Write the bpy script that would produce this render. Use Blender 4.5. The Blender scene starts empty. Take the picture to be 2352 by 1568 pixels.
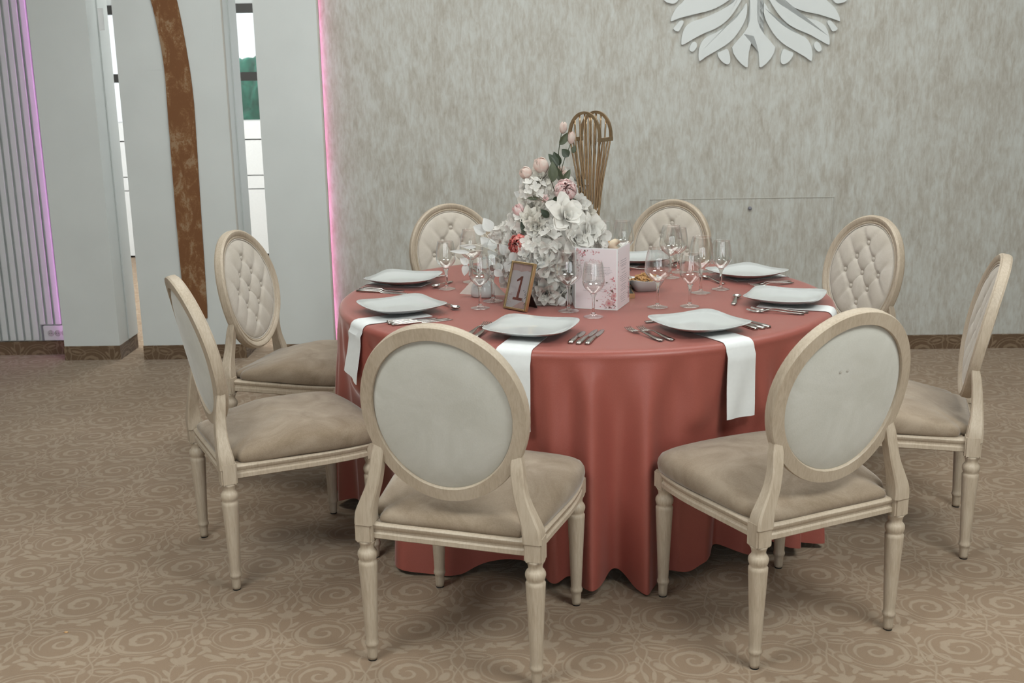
import bpy, bmesh, math, random
import numpy as np
from mathutils import Vector, Matrix
R=random.Random(7)
PI=math.pi
SC=bpy.context.scene
COL=SC.collection
# ------------------------------------------------------------------ camera, world, lights, exposure
F_PX=2516.5; PITCH=.2316; ROLL=-.0158; CAM_Z=1.541
_fw=Vector((0,math.cos(PITCH),-math.sin(PITCH))); _up=Vector((0,math.sin(PITCH),math.cos(PITCH))); _rt=Vector((1,0,0))
C_R=_rt*math.cos(ROLL)+_up*math.sin(ROLL); C_U=-_rt*math.sin(ROLL)+_up*math.cos(ROLL)
cam=bpy.data.cameras.new('camera'); camo=bpy.data.objects.new('camera',cam); COL.objects.link(camo)
camo.matrix_world=Matrix(((C_R.x,C_U.x,-_fw.x,0),(C_R.y,C_U.y,-_fw.y,0),(C_R.z,C_U.z,-_fw.z,CAM_Z),(0,0,0,1)))
cam.lens=F_PX/2352*36; cam.sensor_width=36; cam.clip_start=.05
cam.dof.use_dof=True; cam.dof.focus_distance=3.75; cam.dof.aperture_fstop=6.3
SC.camera=camo
W=bpy.data.worlds.new('world'); SC.world=W; W.use_nodes=True
bg=W.node_tree.nodes['Background']; bg.inputs[0].default_value=(.93,.97,1,1); bg.inputs[1].default_value=1.3
def area(name,loc,rot,sx,sy,power,color):
    l=bpy.data.lights.new(name,'AREA'); l.shape='RECTANGLE'; l.size=sx; l.size_y=sy; l.energy=power; l.color=color
    o=bpy.data.objects.new(name,l); o.location=loc; o.rotation_euler=rot; COL.objects.link(o); return o
WIN_X=(-3.0,-1.2,.6,2.4,4.0)
for wx in WIN_X:      # daylight through the windows in the wall behind the photographer
    area('window_light',(wx,-3.95,1.65),(PI/2,0,0),0.28,2.3,11,(.90,.98,1))
area('ceiling_lamp_light',(-1.6,1.3,3.12),(0,0,0),1.4,1.2,72,(.95,1,.975))
area('ceiling_lamp_light',(1.8,1.3,3.12),(0,0,0),1.4,1.2,96,(.95,1,.975))
area('ceiling_lamp_light',(.5,4.6,3.12),(0,0,0),5.4,1.2,70,(.95,1,.985))
area('far_room_fill',(-2.4,8.0,3.1),(0,0,0),2.5,2,170,(.98,1,.98))  # added fill without a fixture, brightens the arcade jambs and the far room
SC.view_settings.view_transform='Standard'; SC.view_settings.look='None'
SC.view_settings.exposure=-0.05; SC.view_settings.gamma=1; SC.view_settings.use_curve_mapping=False
SC.cycles.max_bounces=8; SC.cycles.transmission_bounces=8; SC.cycles.diffuse_bounces=2; SC.cycles.glossy_bounces=3; SC.cycles.adaptive_threshold=.08; SC.cycles.adaptive_min_samples=12; SC.cycles.caustics_reflective=False
SC.cycles.sample_clamp_indirect=3.0

def ray(u,v):
    return _fw*F_PX+C_R*(u-1176)-C_U*(v-784)
def atz(u,v,z):
    d=ray(u,v); return Vector((0,0,CAM_Z))+d*((z-CAM_Z)/d.z)
def aty(u,v,y):
    d=ray(u,v); return Vector((0,0,CAM_Z))+d*(y/d.y)
# ------------------------------------------------------------------ node expressions
class E_:
    def __init__(s,nt,v): s.nt=nt; s.v=v
    def _m(s,op,*o,clamp=False):
        n=s.nt.nodes.new('ShaderNodeMath'); n.operation=op; n.use_clamp=clamp
        for i,x in enumerate((s,)+o):
            x=x.v if isinstance(x,E_) else x
            if isinstance(x,(int,float)): n.inputs[i].default_value=x
            else: s.nt.links.new(x,n.inputs[i])
        return E_(s.nt,n.outputs[0])
    def __add__(s,o): return s._m('ADD',o)
    __radd__=__add__
    def __sub__(s,o): return s._m('SUBTRACT',o)
    def __rsub__(s,o): return (s*-1)+o
    def __mul__(s,o): return s._m('MULTIPLY',o)
    __rmul__=__mul__
    def __truediv__(s,o): return s._m('DIVIDE',o)
    def __neg__(s): return s*-1
    def abs(s): return s._m('ABSOLUTE')
    def sin(s): return s._m('SINE')
    def sqrt(s): return s._m('SQRT')
    def atan2(s,o): return s._m('ARCTAN2',o)
    def max(s,o): return s._m('MAXIMUM',o)
    def min(s,o): return s._m('MINIMUM',o)
    def pp(s,o): return s._m('PINGPONG',o)
    def fmod(s,o): return s._m('FLOORED_MODULO',o)
    def step(s,w):   # 1 where s<0, soft edge of width w
        return (s*(-1.0/w)+.5)._m('MULTIPLY',1.0,clamp=True)
def new_mat(name,color=(.8,.8,.8),rough=.5,metal=0,**kw):
    m=bpy.data.materials.new(name); m.use_nodes=True
    b=m.node_tree.nodes['Principled BSDF']
    b.inputs['Base Color'].default_value=(*color,1); b.inputs['Roughness'].default_value=rough; b.inputs['Metallic'].default_value=metal
    for k,v in kw.items():
        k=k.replace('_',' '); b.inputs[k].default_value=v
    return m
def ramp(nt,fac,stops):
    r=nt.nodes.new('ShaderNodeValToRGB'); e=r.color_ramp.elements
    while len(e)<len(stops): e.new(.5)
    for i,(p,c) in enumerate(stops): e[i].position=p; e[i].color=(*c,1)
    nt.links.new(fac,r.inputs[0]); return r.outputs[0]
def coords(nt,kind='Object',scale=(1,1,1),rot=(0,0,0)):
    t=nt.nodes.new('ShaderNodeTexCoord'); mp=nt.nodes.new('ShaderNodeMapping')
    mp.inputs['Scale'].default_value=scale; mp.inputs['Rotation'].default_value=rot
    nt.links.new(t.outputs[kind],mp.inputs[0]); return mp.outputs[0]
def noise(nt,vec,scale,detail=4,rough=.55,dist=0):
    n=nt.nodes.new('ShaderNodeTexNoise'); n.inputs['Scale'].default_value=scale; n.inputs['Detail'].default_value=detail
    n.inputs['Roughness'].default_value=rough; n.inputs['Distortion'].default_value=dist
    nt.links.new(vec,n.inputs['Vector']); return n.outputs[0]
def bump(nt,h,strength,dist=.001,bs=None):
    b=nt.nodes.new('ShaderNodeBump'); b.inputs['Strength'].default_value=strength; b.inputs['Distance'].default_value=dist
    nt.links.new(h,b.inputs['Height']); nt.links.new(b.outputs[0],(bs or nt.nodes['Principled BSDF']).inputs['Normal'])
def base(nt,c): nt.links.new(c,nt.nodes['Principled BSDF'].inputs['Base Color'])
# ---- carpet damask
def damask(nt,x,y):
    Wc,H=.507,.245
    tot=None
    def ell(u,v,cx,cy,a,b,ang):
        c,s=math.cos(ang),math.sin(ang)
        du,dv=u-cx,v-cy
        p=(du*c+dv*s)/a; q=(dv*c-du*s)/b
        return (p*p+q*q).sqrt()
    for k in (0,1):
        ox,oy=(0,0) if k==0 else (Wc/2,H)
        u=(x+ox+100*Wc+Wc/2).fmod(Wc)-Wc/2; u=u.abs()
        v=(y+oy+100*H+H).fmod(2*H)-H
        # scroll: outer ring, thick crescent, one-turn comma leaf and a small counter leaf
        du,dv=u-.118,v+.005
        r=(du*du+dv*dv*1.1).sqrt(); th=dv.atan2(du)
        fr=((th+.6)*(1/(2*PI))).fmod(1.0)
        taper=(fr*PI).sin()
        arm=((r-.059+fr*.040).abs()-taper*((th*9).sin()*.0018+.0098)-.0006).step(.004)
        fr2=((th+.6+PI)*(1/(2*PI))).fmod(1.0); tp2=(fr2*PI).sin()
        arm2=((r-.036+fr2*.028).abs()-tp2*.0052).step(.003)
        rim=((r-.077).abs()-.0020-(th-2.3).sin().max(0)*.0060).step(.004)
        rim2=((r-.091).abs()-.0016).step(.004)
        # palmette above
        pr=ell(u,v,0,.112,1.15,.9,0); pth=(v-.085).atan2(u)
        pal=(pr-.026-(pth*9).sin()*.007).step(.006)
        # heart ring with small leaves between the scrolls
        f1=ell(u,v,.016,-.045,.016,.007,.9); f2=ell(u,v,.024,-.066,.018,.007,-.5); f3=ell(u,v,0,-.035,.004,.034,0)
        fl=(f1.min(f2).min(f3)-1).step(.3)
        ring=((ell(u,v,.030,-.058,.044,.028,.45)-1).abs()-.10).step(.12)
        # looped drops and bulbs on the flanks
        L_=[(.203,.070,.026,.007,.22),(.212,-.032,.022,.014,1.0),(.075,.125,.028,.010,-.35),(.125,.128,.022,.009,.5),(.045,.150,.018,.008,.9),(.135,-.112,.030,.010,.35),(.092,-.118,.020,.009,-.6),
            (.030,-.120,.024,.009,.7),(.058,-.138,.024,.008,-.2),(.200,-.080,.022,.008,.9),(.170,.125,.022,.008,-.9),(.012,.172,.020,.006,1.35),(.026,.052,.022,.007,.9),(.020,.020,.016,.006,.4),(.165,-.135,.020,.007,-.5),(.235,.010,.016,.006,1.3),(.225,.120,.016,.007,.3),(.100,.105,.016,.006,.1)]
        tm=None
        for a_ in L_:
            e_=ell(u,v,*a_); tm=e_ if tm is None else tm.min(e_)
        td=(tm-1).step(.3)
        tr=((ell(u,v,.200,.070,.046,.021,.22)-1).abs()-.12).step(.14)
        bl_=((ell(u,v,.212,-.030,.036,.026,1.0)-1).abs()-.08).step(.12)*(u-.205).step(.03)._m('SUBTRACT',1)._m('ABSOLUTE')
        td=td.max(bl_*.9)
        vine=((u-.2535+(v*(PI/H)*2).sin().abs()*.018).abs()-.0026).step(.004)
        m=arm.max(arm2).max(rim).max(rim2).max(pal).max(fl).max(ring*.9).max(td).max(tr*.9).max(vine)
        tot=m if tot is None else tot.max(m)
    return tot
def carpet_mat(name,dark,light,kind='floor'):
    m=new_mat(name,dark,.95); nt=m.node_tree
    t=nt.nodes.new('ShaderNodeTexCoord'); geo=t.outputs['Object']
    wob=nt.nodes.new('ShaderNodeTexNoise'); wob.inputs['Scale'].default_value=9; wob.inputs['Detail'].default_value=1
    nt.links.new(geo,wob.inputs['Vector'])
    sx=nt.nodes.new('ShaderNodeSeparateXYZ'); nt.links.new(geo,sx.inputs[0])
    wb=nt.nodes.new('ShaderNodeSeparateXYZ'); nt.links.new(wob.outputs['Color'],wb.inputs[0])
    X,Y,Z=[E_(nt,sx.outputs[i]) for i in range(3)]
    wx,wy=E_(nt,wb.outputs[0]),E_(nt,wb.outputs[1])
    if kind=='floor':
        a=.055
        x=X*math.cos(a)+Y*math.sin(a)+wx*.022; y=Y*math.cos(a)-X*math.sin(a)+wy*.022
    else:
        x=X*1.0+Y*.7+wx*.02; y=Z*1.0+.02
    d=damask(nt,x,y)
    fine=noise(nt,geo,420,2,.7); big=noise(nt,geo,1.3,3)
    fac=(d*.60+.18+(E_(nt,fine)-.5)*.8)._m('MULTIPLY',1.0,clamp=True)
    c=ramp(nt,fac.v,[(0,dark),(1,light)])
    mx=nt.nodes.new('ShaderNodeMix'); mx.data_type='RGBA'; mx.blend_type='MULTIPLY'; mx.inputs[0].default_value=1
    c2=ramp(nt,big,[(.3,(.88,.87,.86)),(.7,(1.06,1.06,1.06))])
    nt.links.new(c,mx.inputs[6]); nt.links.new(c2,mx.inputs[7]); base(nt,mx.outputs[2])
    bump(nt,(E_(nt,fine)+d*.4).v,.6,.004)
    b=nt.nodes['Principled BSDF']; b.inputs['Sheen Weight'].default_value=.15; b.inputs['Specular IOR Level'].default_value=.1
    return m
M={}
M['carpet']=carpet_mat('carpet',(.250,.168,.106),(.385,.302,.218))
M['carpet_base']=carpet_mat('carpet_skirting',(.13,.078,.045),(.30,.22,.145),'wall')
def wallpaper():
    m=new_mat('wallpaper',(.5,.5,.46),.6); nt=m.node_tree
    v=coords(nt,'Object',(1,1,.30)); n1=noise(nt,v,42,6,.66,.5); v2=coords(nt,'Object',(1,1,.42)); n2=noise(nt,v2,9,4,.6,.2)
    v3=coords(nt,'Object',(1,1,.16)); n3=noise(nt,v3,110,3,.6)
    f=(E_(nt,n1)*.55+E_(nt,n2)*.35+E_(nt,n3)*.2)
    c=ramp(nt,f.v,[(.38,(.38,.345,.29)),(.50,(.46,.44,.39)),(.60,(.53,.53,.49)),(.72,(.585,.60,.57))])
    base(nt,c); bump(nt,n1,.25,.003); return m
M['wallpaper']=wallpaper()
def plain(name,col,rough=.6,var=.03,scale=3,**kw):
    m=new_mat(name,col,rough,**kw); nt=m.node_tree; n=noise(nt,coords(nt),scale,3)
    base(nt,ramp(nt,n,[(.3,tuple(c*(1-var) for c in col)),(.7,tuple(min(1,c*(1+var)) for c in col))])); return m
M['room_wall']=plain('room_wall',(.34,.335,.31),.7)
M['white_wall']=plain('white_paint',(.66,.69,.675),.45)
M['slat']=plain('slat_white',(.66,.69,.68),.5)
M['ceiling']=plain('ceiling_white',(.48,.48,.46),.8)
M['edge']=plain('edge_beige',(.52,.50,.45),.5)
def suede():
    m=new_mat('brown_suede',(.25,.12,.05),.85); nt=m.node_tree
    v=coords(nt,'Object',(1,1,.5)); a=noise(nt,v,16,6,.7,.6); b=noise(nt,coords(nt),160,2)
    f=(E_(nt,a)+(E_(nt,b)-.5)*.25)
    base(nt,ramp(nt,f.v,[(.47,(.185,.078,.028)),(.56,(.235,.115,.047)),(.62,(.31,.20,.115))])); return m
M['suede']=suede()
def wood():
    m=new_mat('limed_oak',(.55,.45,.34),.5); nt=m.node_tree
    v=coords(nt,'Object',(1,1,.12)); a=noise(nt,v,170,5,.65,.3); v2=coords(nt,'Object',(1,1,.3)); b=noise(nt,v2,9,3,.5,.5)
    f=(E_(nt,a)*.6+E_(nt,b)*.4)
    base(nt,ramp(nt,f.v,[(.34,(.40,.32,.235)),(.50,(.485,.40,.305)),(.66,(.55,.47,.37))])); bump(nt,a,.25,.0008); return m
M['wood']=wood()
def velvet(name,c0,c1,sheen=.5):
    m=new_mat(name,c0,.85); nt=m.node_tree
    a=noise(nt,coords(nt),7,5,.6,.8); b=noise(nt,coords(nt),260,2)
    f=(E_(nt,a)+(E_(nt,b)-.5)*.22)
    base(nt,ramp(nt,f.v,[(.35,c0),(.65,c1)]))
    p=nt.nodes['Principled BSDF']; p.inputs['Sheen Weight'].default_value=sheen; p.inputs['Sheen Roughness'].default_value=.4
    p.inputs['Specular IOR Level'].default_value=.15
    bump(nt,b,.3,.0008); return m
M['velvet']=velvet('cream_velvet',(.54,.53,.475),(.61,.60,.55),.3)
M['velvet_front']=velvet('tufted_velvet',(.53,.475,.405),(.62,.565,.50),.3)
M['seat_velvet']=velvet('shaded_seat_velvet',(.225,.168,.115),(.345,.275,.205),.4)  # same velvet as the backs, its colour darkened for shade on the seat tops
def satin():
    m=new_mat('rose_satin',(.40,.135,.115),.42); nt=m.node_tree
    p=nt.nodes['Principled BSDF']; p.inputs['Sheen Weight'].default_value=.65; p.inputs['Sheen Roughness'].default_value=.28
    p.inputs['Sheen Tint'].default_value=(1,.82,.80,1); p.inputs['Specular IOR Level'].default_value=.5
    b=noise(nt,coords(nt),900,1); a=noise(nt,coords(nt),14,4,.5)
    bump(nt,(E_(nt,b)*.25+E_(nt,a)*1.0).v,.10,.004)
    base(nt,ramp(nt,b,[(.3,(.285,.070,.052)),(.7,(.345,.098,.075))]))
    return m
M['satin']=satin()
M['linen']=plain('white_linen',(.74,.755,.75),.8,.02,60)
M['china']=new_mat('white_china',(.53,.545,.535),.12,Coat_Weight=.3)
M['steel']=plain('cutlery_steel',(.50,.47,.44),.22,.1,30,metal=1)
M['gold']=plain('brushed_gold',(.50,.36,.22),.36,.12,40,metal=1)
M['gold_light']=plain('frame_gold',(.72,.52,.28),.28,.05,40,metal=1)
M['paper']=plain('blush_paper',(.80,.72,.74),.55,.015,20)
M['paper_white']=plain('white_paper',(.82,.82,.82),.6,.01,20)
M['blush']=plain('blush_print',(.68,.45,.43),.6,.08,60)
M['rust']=new_mat('rust_print',(.27,.055,.035),.5)
M['ink']=new_mat('grey_ink',(.22,.22,.25),.7)
M['pink_ink']=new_mat('rose_ink',(.62,.36,.38),.7)
M['pink_ink2']=new_mat('deep_rose_ink',(.60,.20,.22),.7)
M['green_ink']=new_mat('olive_ink',(.20,.15,.11),.7)
M['blue_ink']=new_mat('slate_ink',(.05,.09,.12),.7)
M['black']=new_mat('black_plastic',(.015,.015,.015),.4)
M['dark']=new_mat('dark_frame',(.02,.018,.015),.5)
M['pretzel']=plain('pretzel_crust',(.45,.24,.085),.45,.35,60)
M['bread']=plain('bread_crust',(.62,.36,.15),.5,.3,25)
M['bread_in']=plain('bread_crumb',(.78,.66,.50),.7,.1,25)
M['socket']=new_mat('socket_grey',(.45,.45,.44),.4)
M['green']=plain('leaf_green',(.045,.062,.035),.45,.35,30)
M['green2']=plain('leaf_olive',(.085,.10,.055),.5,.3,30)
M['twig']=plain('twig_brown',(.12,.085,.045),.6,.2,40)
M['foliage']=plain('outdoor_foliage',(.02,.22,.14),.7,.5,4)
def petal_mat(name,c0,c1,tr=.35,scale=9):
    m=bpy.data.materials.new(name); m.use_nodes=True; nt=m.node_tree; nt.nodes.clear()
    out=nt.nodes.new('ShaderNodeOutputMaterial'); d=nt.nodes.new('ShaderNodeBsdfDiffuse'); t=nt.nodes.new('ShaderNodeBsdfTranslucent'); mx=nt.nodes.new('ShaderNodeMixShader')
    mx.inputs[0].default_value=tr
    n=noise(nt,coords(nt,'Object'),scale*6,3)
    c=ramp(nt,n,[(.35,c0),(.65,c1)])
    nt.links.new(c,d.inputs[0]); nt.links.new(c,t.inputs[0]); nt.links.new(d.outputs[0],mx.inputs[1]); nt.links.new(t.outputs[0],mx.inputs[2]); nt.links.new(mx.outputs[0],out.inputs[0])
    return m
M['p_white']=petal_mat('petal_white',(.90,.875,.82),(.95,.93,.89),.34)
M['p_cream']=petal_mat('petal_cream',(.83,.79,.71),(.90,.87,.80),.25)
M['p_blush']=petal_mat('petal_blush',(.90,.70,.63),(.93,.83,.76))
M['p_pink']=petal_mat('petal_pink',(.90,.58,.57),(.95,.85,.82),.3,14)
M['p_coral']=petal_mat('petal_coral',(.74,.13,.12),(.86,.45,.40),.25,16)
M['p_leaf']=petal_mat('leaf_white',(.80,.81,.79),(.84,.85,.83),.25)
def glass_mat():
    m=bpy.data.materials.new('clear_glass'); m.use_nodes=True; nt=m.node_tree; nt.nodes.clear()
    out=nt.nodes.new('ShaderNodeOutputMaterial'); g=nt.nodes.new('ShaderNodeBsdfGlass'); g.inputs['IOR'].default_value=1.47; g.inputs['Roughness'].default_value=0
    g.inputs['Color'].default_value=(.985,.99,.985,1); nt.links.new(g.outputs[0],out.inputs[0]); return m
M['glass']=glass_mat()
def thin_glass():
    m=bpy.data.materials.new('thin_glass'); m.use_nodes=True; nt=m.node_tree; nt.nodes.clear()
    out=nt.nodes.new('ShaderNodeOutputMaterial'); t=nt.nodes.new('ShaderNodeBsdfTransparent'); t.inputs[0].default_value=(.985,.99,.985,1)
    g=nt.nodes.new('ShaderNodeBsdfGlossy'); g.inputs['Roughness'].default_value=.02; g.inputs['Color'].default_value=(1,1,1,1)
    lw=nt.nodes.new('ShaderNodeLayerWeight'); lw.inputs[0].default_value=.5
    f=E_(nt,lw.outputs['Facing']); fac=f*f*f*.85+.085
    mx=nt.nodes.new('ShaderNodeMixShader'); nt.links.new(fac.v,mx.inputs[0]); nt.links.new(t.outputs[0],mx.inputs[1]); nt.links.new(g.outputs[0],mx.inputs[2]); nt.links.new(mx.outputs[0],out.inputs[0]); return m
M['thin_glass']=thin_glass()
def emit(name,c,s):
    m=bpy.data.materials.new(name); m.use_nodes=True; nt=m.node_tree; nt.nodes.clear()
    o=nt.nodes.new('ShaderNodeOutputMaterial'); e=nt.nodes.new('ShaderNodeEmission'); e.inputs[0].default_value=(*c,1); e.inputs[1].default_value=s; nt.links.new(e.outputs[0],o.inputs[0]); return m
M['led']=emit('pink_led',(1,.30,.66),7.5)
M['led2']=emit('violet_led',(.90,.36,.90),10.0)
M['lampglow']=emit('lamp_panel',(1,.96,.9),1.0)
M['warm']=emit('warm_bulb',(1,.85,.6),2.5)

# ------------------------------------------------------------------ mesh helpers
def link(name,me,mat=None,parent=None,loc=None,rot=None,smooth=False):
    o=bpy.data.objects.new(name,me); COL.objects.link(o)
    if mat is not None and not me.materials: me.materials.append(M[mat] if isinstance(mat,str) else mat)
    if smooth=='auto':
        me.polygons.foreach_set('use_smooth',[True]*len(me.polygons)); me.set_sharp_from_angle(angle=math.radians(38))
    elif smooth:
        me.polygons.foreach_set('use_smooth',[True]*len(me.polygons))
    if parent is not None: o.parent=parent
    if loc is not None: o.location=loc
    if rot is not None: o.rotation_euler=rot
    return o
def mesh(vs,fs):
    me=bpy.data.meshes.new('m'); me.from_pydata([tuple(v) for v in vs],[],fs); me.update(); return me
def frombm(bm):
    me=bpy.data.meshes.new('m'); bmesh.ops.recalc_face_normals(bm,faces=bm.faces[:]); bm.to_mesh(me); bm.free(); return me
def tag(o,label=None,cat=None,group=None,kind=None):
    if label: o['label']=label
    if cat: o['category']=cat
    if group: o['group']=group
    if kind: o['kind']=kind
    return o
def thing(name,label,cat,loc=(0,0,0),rz=0,group=None,rot=None):
    o=bpy.data.objects.new(name,None); COL.objects.link(o); o.location=loc; o.rotation_euler=rot if rot else (0,0,rz)
    o.empty_display_size=.05
    return tag(o,label,cat,group)
def dup(root,loc,rz):
    def cp(o,p):
        c=o.copy(); COL.objects.link(c)
        if p: c.parent=p
        for ch in KIDS.get(o.name,[]): cp(ch,c)
        return c
    r=cp(root,None); r.location=loc; r.rotation_euler=(0,0,rz); return r
KIDS={}
def remember(root):
    allo=list(COL.objects)
    for o in allo:
        if o.parent is not None: KIDS.setdefault(o.parent.name,[])
        if o.parent is not None and o not in KIDS[o.parent.name]: KIDS[o.parent.name].append(o)
def box_bm(bm,x0,x1,y0,y1,z0,z1,bev=0):
    b=bmesh.new(); bmesh.ops.create_cube(b,size=1)
    for v in b.verts: v.co=Vector(((x0+x1)/2+v.co.x*(x1-x0),(y0+y1)/2+v.co.y*(y1-y0),(z0+z1)/2+v.co.z*(z1-z0)))
    if bev: bmesh.ops.bevel(b,geom=b.edges[:],offset=bev,segments=2,affect='EDGES')
    me=bpy.data.meshes.new('t'); b.to_mesh(me); b.free(); bm.from_mesh(me); bpy.data.meshes.remove(me)
def box(name,x0,x1,y0,y1,z0,z1,mat,parent=None,bev=0):
    bm=bmesh.new(); box_bm(bm,x0,x1,y0,y1,z0,z1,bev); return link(name,frombm(bm),mat,parent)
def prism(pts,z0,z1):       # plan polygon extruded
    n=len(pts); vs=[(x,y,z0) for x,y in pts]+[(x,y,z1) for x,y in pts]
    fs=[tuple(range(n))[::-1],tuple(range(n,2*n))]+[(i,(i+1)%n,n+(i+1)%n,n+i) for i in range(n)]
    bm=bmesh.new(); bv=[bm.verts.new(v) for v in vs]
    for f in fs: bm.faces.new([bv[i] for i in f])
    return frombm(bm)
def lathe(prof,seg=24,cap=True):
    vs=[];fs=[]
    n=len(prof)
    for r,z in prof:
        for k in range(seg):
            a=2*PI*k/seg; vs.append((r*math.cos(a),r*math.sin(a),z))
    for i in range(n-1):
        for k in range(seg):
            k2=(k+1)%seg; fs.append((i*seg+k,i*seg+k2,(i+1)*seg+k2,(i+1)*seg+k))
    if cap:
        fs.append(tuple(range(seg))[::-1]); fs.append(tuple((n-1)*seg+k for k in range(seg)))
    return vs,fs
def loops(rows,close_ring=True,cap=True):   # rows: list of equal length point rings
    n=len(rows[0]); vs=[p for r in rows for p in r]; fs=[]
    for i in range(len(rows)-1):
        for k in range(n if close_ring else n-1):
            k2=(k+1)%n; fs.append((i*n+k,i*n+k2,(i+1)*n+k2,(i+1)*n+k))
    if cap: fs.append(tuple(range(n))[::-1]); fs.append(tuple((len(rows)-1)*n+k for k in range(n)))
    return vs,fs
def fixn(me):
    bm=bmesh.new(); bm.from_mesh(me); bmesh.ops.recalc_face_normals(bm,faces=bm.faces[:]); bm.to_mesh(me); bm.free(); return me
def tube(pts,r,seg=8,rs=None,flat=1.0):
    pts=[Vector(p) for p in pts]; rows=[]
    up=Vector((0,0,1))
    for i,p in enumerate(pts):
        t=(pts[min(i+1,len(pts)-1)]-pts[max(i-1,0)]).normalized()
        a=t.cross(up); 
        if a.length<.05: a=t.cross(Vector((0,1,0)))
        a.normalize(); b=t.cross(a)
        rr=rs[i] if rs else r
        rows.append([p+(a*math.cos(2*PI*k/seg)+b*math.sin(2*PI*k/seg)*flat)*rr for k in range(seg)])
    return loops(rows)
def catmull(P,n=6,closed=False):
    out=[];m=len(P)
    rng=range(m) if closed else range(m-1)
    for i in rng:
        if closed: p0,p1,p2,p3=P[(i-1)%m],P[i],P[(i+1)%m],P[(i+2)%m]
        else: p0,p1,p2,p3=P[max(i-1,0)],P[i],P[i+1],P[min(i+2,m-1)]
        for k in range(n):
            t=k/n
            out.append(tuple(.5*((2*b)+(-a+c)*t+(2*a-5*b+4*c-d)*t*t+(-a+3*b-3*c+d)*t**3) for a,b,c,d in zip(p0,p1,p2,p3)))
    if not closed: out.append(tuple(P[-1]))
    return out

# ------------------------------------------------------------------ the room
FY=6.235        # plane of the papered wall
tag(box('floor',-5.5,5.5,-4.1,11.2,-.1,0,'carpet'),kind='structure')
tag(box('ceiling',-5.5,5.5,-4.1,11.2,3.2,3.3,'ceiling'),kind='structure')
wb=link('wall_back',prism([(-1.062,FY+.0255),(5.5,FY-.1),(5.5,FY+.35),(-1.062,FY+.35)],0,3.2),'wallpaper'); tag(wb,kind='structure')
def wy(x): return FY+.025-.0191*(x+1.045)
tag(box('wall_right',4.6,4.75,-4.1,6.25,0,3.2,'room_wall'),kind='structure')
tag(box('wall_left',-4.75,-4.6,-4.1,6.7,0,3.2,'room_wall'),kind='structure')
# wall behind the photographer with five window openings
fw=thing('wall_front',None,None); tag(fw,kind='structure')
box('lower_wall',-4.75,4.75,-4.1,-4.0,0,.45,'room_wall',fw); box('upper_wall',-4.75,4.75,-4.1,-4.0,2.85,3.2,'room_wall',fw)
xs=[-4.75]+[w+s*.58 for w in WIN_X for s in (-1,1)]+[4.75]
for i in range(0,len(xs),2): box('pier',xs[i],xs[i+1],-4.1,-4.0,.45,2.85,'room_wall',fw)
# skirting
def skirt(name,pts_front,th=.016,h=.082,kind=True):
    (x0,y0),(x1,y1)=pts_front
    d=Vector((x1-x0,y1-y0)); nrm=Vector((d.y,-d.x)).normalized()*th
    o=link(name,prism([(x0,y0),(x0+nrm.x,y0+nrm.y),(x1+nrm.x,y1+nrm.y),(x1,y1)],0,h),'carpet_base')
    return tag(o,kind='structure')
skirt('baseboard_back',((-1.03,wy(-1.03)),(4.6,wy(4.6))))
# arcade piers on the left: each a white slab, 0.3 m deep, on a carpeted foot
PF=6.222
def pier(name,x0,x1,y0,y1,ztop=3.2):
    o=link(name,prism([(x0,y0),(x1,y0),(x1,y1),(x0,y1)],.082,ztop),'white_wall'); tag(o,kind='structure')
    box('baseboard',x0-.002,x1+.002,y0-.006,y1+.002,0,.084,'carpet_base',o)
    return o
p1=pier('wall_arcade_left',-2.615,-2.292,6.235,6.54)
box('reveal_panel',-2.294,-2.286,6.39,6.545,.09,3.2,'white_wall',p1)
p2=pier('wall_arcade_middle',-2.148,-1.552,PF,6.52)
box('reveal_panel',-1.554,-1.546,6.36,6.525,.09,3.2,'white_wall',p2); box('reveal_panel',-1.556,-1.550,6.22,6.24,.09,3.2,'edge',p2)
p3=pier('wall_arcade_right',-1.378,-1.034,PF-.02,6.232)
box('edge_strip',-1.034,-1.026,PF-.018,PF+.010,.06,3.2,'edge',p3)
box('pier_core',-1.378,-1.062,6.232,6.5,0,3.2,'white_wall',p3)
# raised arch plate round the brown band (upper part only)
link('arch_plate',fixn(mesh(*loops([[(x,PF-.0010+d,z) for x,z in [(-2.02,1.64),(-2.06,1.9),(-2.12,2.6),(-1.56,2.6),(-1.60,1.9),(-1.63,1.64)]] for d in (0,.006)]))),'white_wall',p2)
tag(box('trim_1',-2.63,-1.0,6.3,6.5,2.62,3.2,'white_wall'),kind='structure')
# brown suede band following the arch
bl=[(-1.875,.242),(-1.888,.36),(-1.893,.7),(-1.892,1.07),(-1.889,1.4),(-1.888,1.655),(-1.905,1.85),(-1.93,2.01),(-1.985,2.2),(-2.06,2.38)]
br=[(-1.762,.242),(-1.757,.36),(-1.752,.7),(-1.748,.95),(-1.742,1.3),(-1.741,1.5),(-1.754,1.71),(-1.789,2.01),(-1.85,2.22),(-1.94,2.45)]
L=catmull(bl,4); Rr=catmull(br,4)
vs=[];fs=[]
for (a,b),(c,d) in zip(L,Rr): vs+=[(a,PF-.012,b),(c,PF-.012,d),(c,PF-.0045,d),(a,PF-.0045,b)]
for i in range(len(L)-1):
    for k in range(4): fs.append((i*4+k,i*4+(k+1)%4,(i+1)*4+(k+1)%4,(i+1)*4+k))
fs+= [(0,1,2,3),tuple(len(vs)-4+k for k in (3,2,1,0))]
tag(link('arch_band',fixn(mesh(vs,fs)),'suede'),'brown mottled suede band curving up the white arcade pier','wall trim')
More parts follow.
